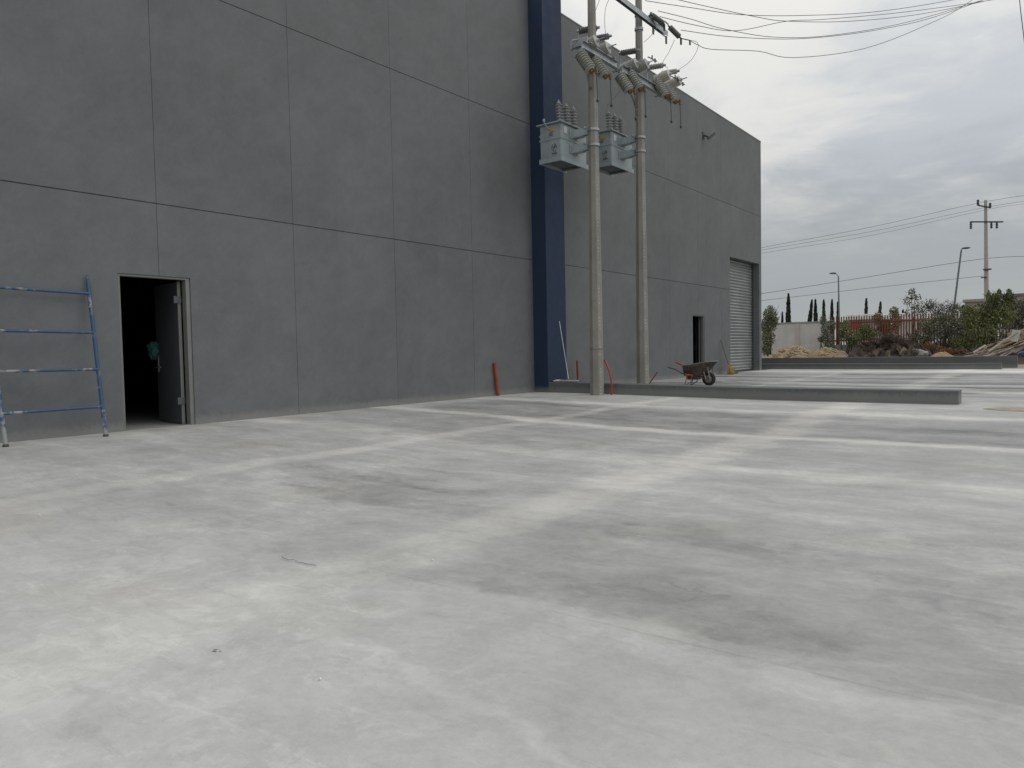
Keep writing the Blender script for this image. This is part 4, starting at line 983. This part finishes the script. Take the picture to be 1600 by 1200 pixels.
# dark heap of torn sheeting and rubble
o, _, P = mound([(1330, 563), (1342, 555), (1356, 550), (1372, 543), (1384, 538), (1396, 538), (1406, 543), (1414, 551), (1420, 559), (1424, 563)], 45.5, plain('dark_debris', (.055, .045, .04), .95, var=.6, scale=1.5, bump=.8), 'debris_heap', 'dark heap of torn sheeting, brush and rubble before the fence', .4)
mb = MB(); mb2 = MB(); mb3 = MB()
k = 45.5/FPX
for i in range(130):
    px = random.uniform(1336, 1420); top_ = 560-31*max(0, 1-(abs(px-1389)/52)**1.3); py = random.uniform(top_, 560)
    c = AY(px, py, 44.2+1.6*(560-py)/30+random.uniform(-.2, .2))
    if i % 8 == 0: mb3.blob(c, (random.uniform(.10, .26), .18, random.uniform(.07, .17)), 2, .8, 1.8, i)
    else:
        d = Vector((random.gauss(.2, .8), random.gauss(0, .4), random.gauss(.35, .5))).normalized()*random.uniform(.25, .7)
        mb.obox(c-d, c+d, random.uniform(.04, .28), random.uniform(.02, .05), (random.gauss(0, 1), -1, random.gauss(.5, .5)))
mb4 = MB()
for i in range(150):
    px = 1388+random.gauss(0, 17); c = AY(px, 556-24*max(0, 1-abs(px-1389)/45), 44.8)
    e = c+Vector((random.gauss(0, .5), random.gauss(0, .3), random.uniform(.05, .55))); mb4.tube([c, c.lerp(e, .5)+Vector((random.gauss(0, .1), 0, random.gauss(0, .08))), e], [.016, .012, .005], 4)
mb4.build('brushwood', M_bark, o)['kind'] = 'stuff'
for (a, b_, c, d) in (((1352, 556), (1372, 545), (1375, 549), (1358, 560)), ((1340, 558), (1352, 552), (1354, 558), (1344, 562)), ((1398, 535), (1404, 539), (1403, 543), (1394, 538)), ((1405, 552), (1412, 541), (1417, 547), (1408, 554)), ((1362, 549), (1374, 544), (1370, 561), (1362, 561)), ((1382, 553), (1390, 549), (1391, 560), (1384, 560))):
    q = [AY(p_[0], p_[1], 43.2+.25*j) for j, p_ in enumerate((a, b_, c, d))]
    cm = sum(q, Vector())/4; mid = [q[i].lerp(q[(i+1) % 4], .5)+Vector((0, random.uniform(-.12, .12), random.uniform(-.06, .06))) for i in range(4)]
    for i in range(4): mb2.quad(q[i], mid[i], cm+Vector((0, -.1, .03)), mid[i-1])
    for i in range(4): mb2.quad(q[i]+Vector((0, .05, -.02)), mid[i]+Vector((0, .05, -.02)), cm+Vector((0, -.04, .01)), mid[i-1]+Vector((0, .05, -.02)))
mb.build('torn_sheeting', plain('dark_sheeting', (.115, .085, .062), .8, var=.6, scale=2, bump=.6), o, True)
mb3.build('rubble', plain('brown_rubble', (.17, .13, .10), .95, var=.5, scale=3), o, True)
mb2.build('cardboard', plain('dusty_cardboard', (.36, .31, .25), .9, var=.5, scale=2.5), o)
for px, py, s, lab in ((1424, 551, .24, 'crumpled pale sack right of the dark debris heap'), (1441, 552, .26, 'larger white sack beside the dry grass')):
    c = AY(px, py, 45); mb = MB()
    for j in range(4): mb.blob(c+Vector((random.uniform(-.2, .2), random.uniform(-.1, .1), random.uniform(-.08, .08))), (s*.8, s*.7, s*.5), 2, .5, 1.8, j+px)
    tag(mb.build('sack', plain('dusty_white_sack', (.42, .40, .36), .9, var=.4, scale=3), smooth=True), lab, 'sack')
# plank pile at the right edge
o, _, P = mound([(1500, 563), (1512, 559), (1530, 552), (1550, 543), (1570, 535), (1590, 528), (1620, 524), (1660, 532), (1700, 548), (1720, 563)], 44.3, plain('plank_heap_core', (.14, .11, .085), .95, var=.5, scale=2), 'rubble_heap', 'heap of rubble and offcuts under the loose planks', .25, dep=2)
WM = [plain('plank_wood', c, .85, var=.35, scale=2.5) for c in ((.36, .29, .21), (.28, .215, .15), (.42, .37, .30), (.22, .165, .12), (.33, .25, .16))]
for i in range(105):
    t = random.random(); px = 1530+t*120; top_ = 552-36*sstep(1525, 1605, px); py = random.uniform(top_-1, min(top_+26, 559))
    c = AY(px, py, 42.1+2.0*(1-(py-top_)/30.)); Ln = random.uniform(.6, 1.9); an = R(random.gauss(27, 9)); yw = random.uniform(-.5, .5)
    d = Vector((cos(an)*cos(yw), cos(an)*sin(yw), sin(an))); wd = random.uniform(.06, .15); th = random.uniform(.02, .045)
    if i % 9 == 0: wd *= 1.8
    u = Vector((random.uniform(-.5, .5), random.uniform(-1.1, -.1), 1))
    ob = MB().obox(c-d*Ln/2, c+d*Ln/2, wd, th, u, .004).build('wooden_plank', WM[i % 5])
    tag(ob, 'weathered wooden plank lying in the slanting lumber pile', 'plank', 'planks in the lumber pile')
for i, (a, b_, wd) in enumerate((((1521, 551), (1540, 539.5), .10), ((1545, 549), (1590, 518), .09))):
    tag(MB().obox(AY(*a, 41.6), AY(*b_, 42.2), wd, .04, (.1, -.7, 1)).build('wooden_plank', WM[2]), 'weathered wooden plank lying in the slanting lumber pile', 'plank', 'planks in the lumber pile')
c = AY(1586, 525, 42.2); MB_ = MB().obox(c+Vector((-.05, 0, -.25)), c+Vector((.06, 0, .28)), .32, .05, (.2, -1, .2)).build('board', plain('white_board', (.62, .60, .56), .8)); tag(MB_, 'short pale board standing upright at the top of the pile', 'board')
c = AY(1598, 553, 41.8); tag(MB().blob(c, (.22, .2, .12), 3, .5, 1.7, 5).build('tarp_bundle', plain('blue_tarp', (.06, .11, .24), .7)), 'crumpled blue tarp at the foot of the plank pile', 'tarp')
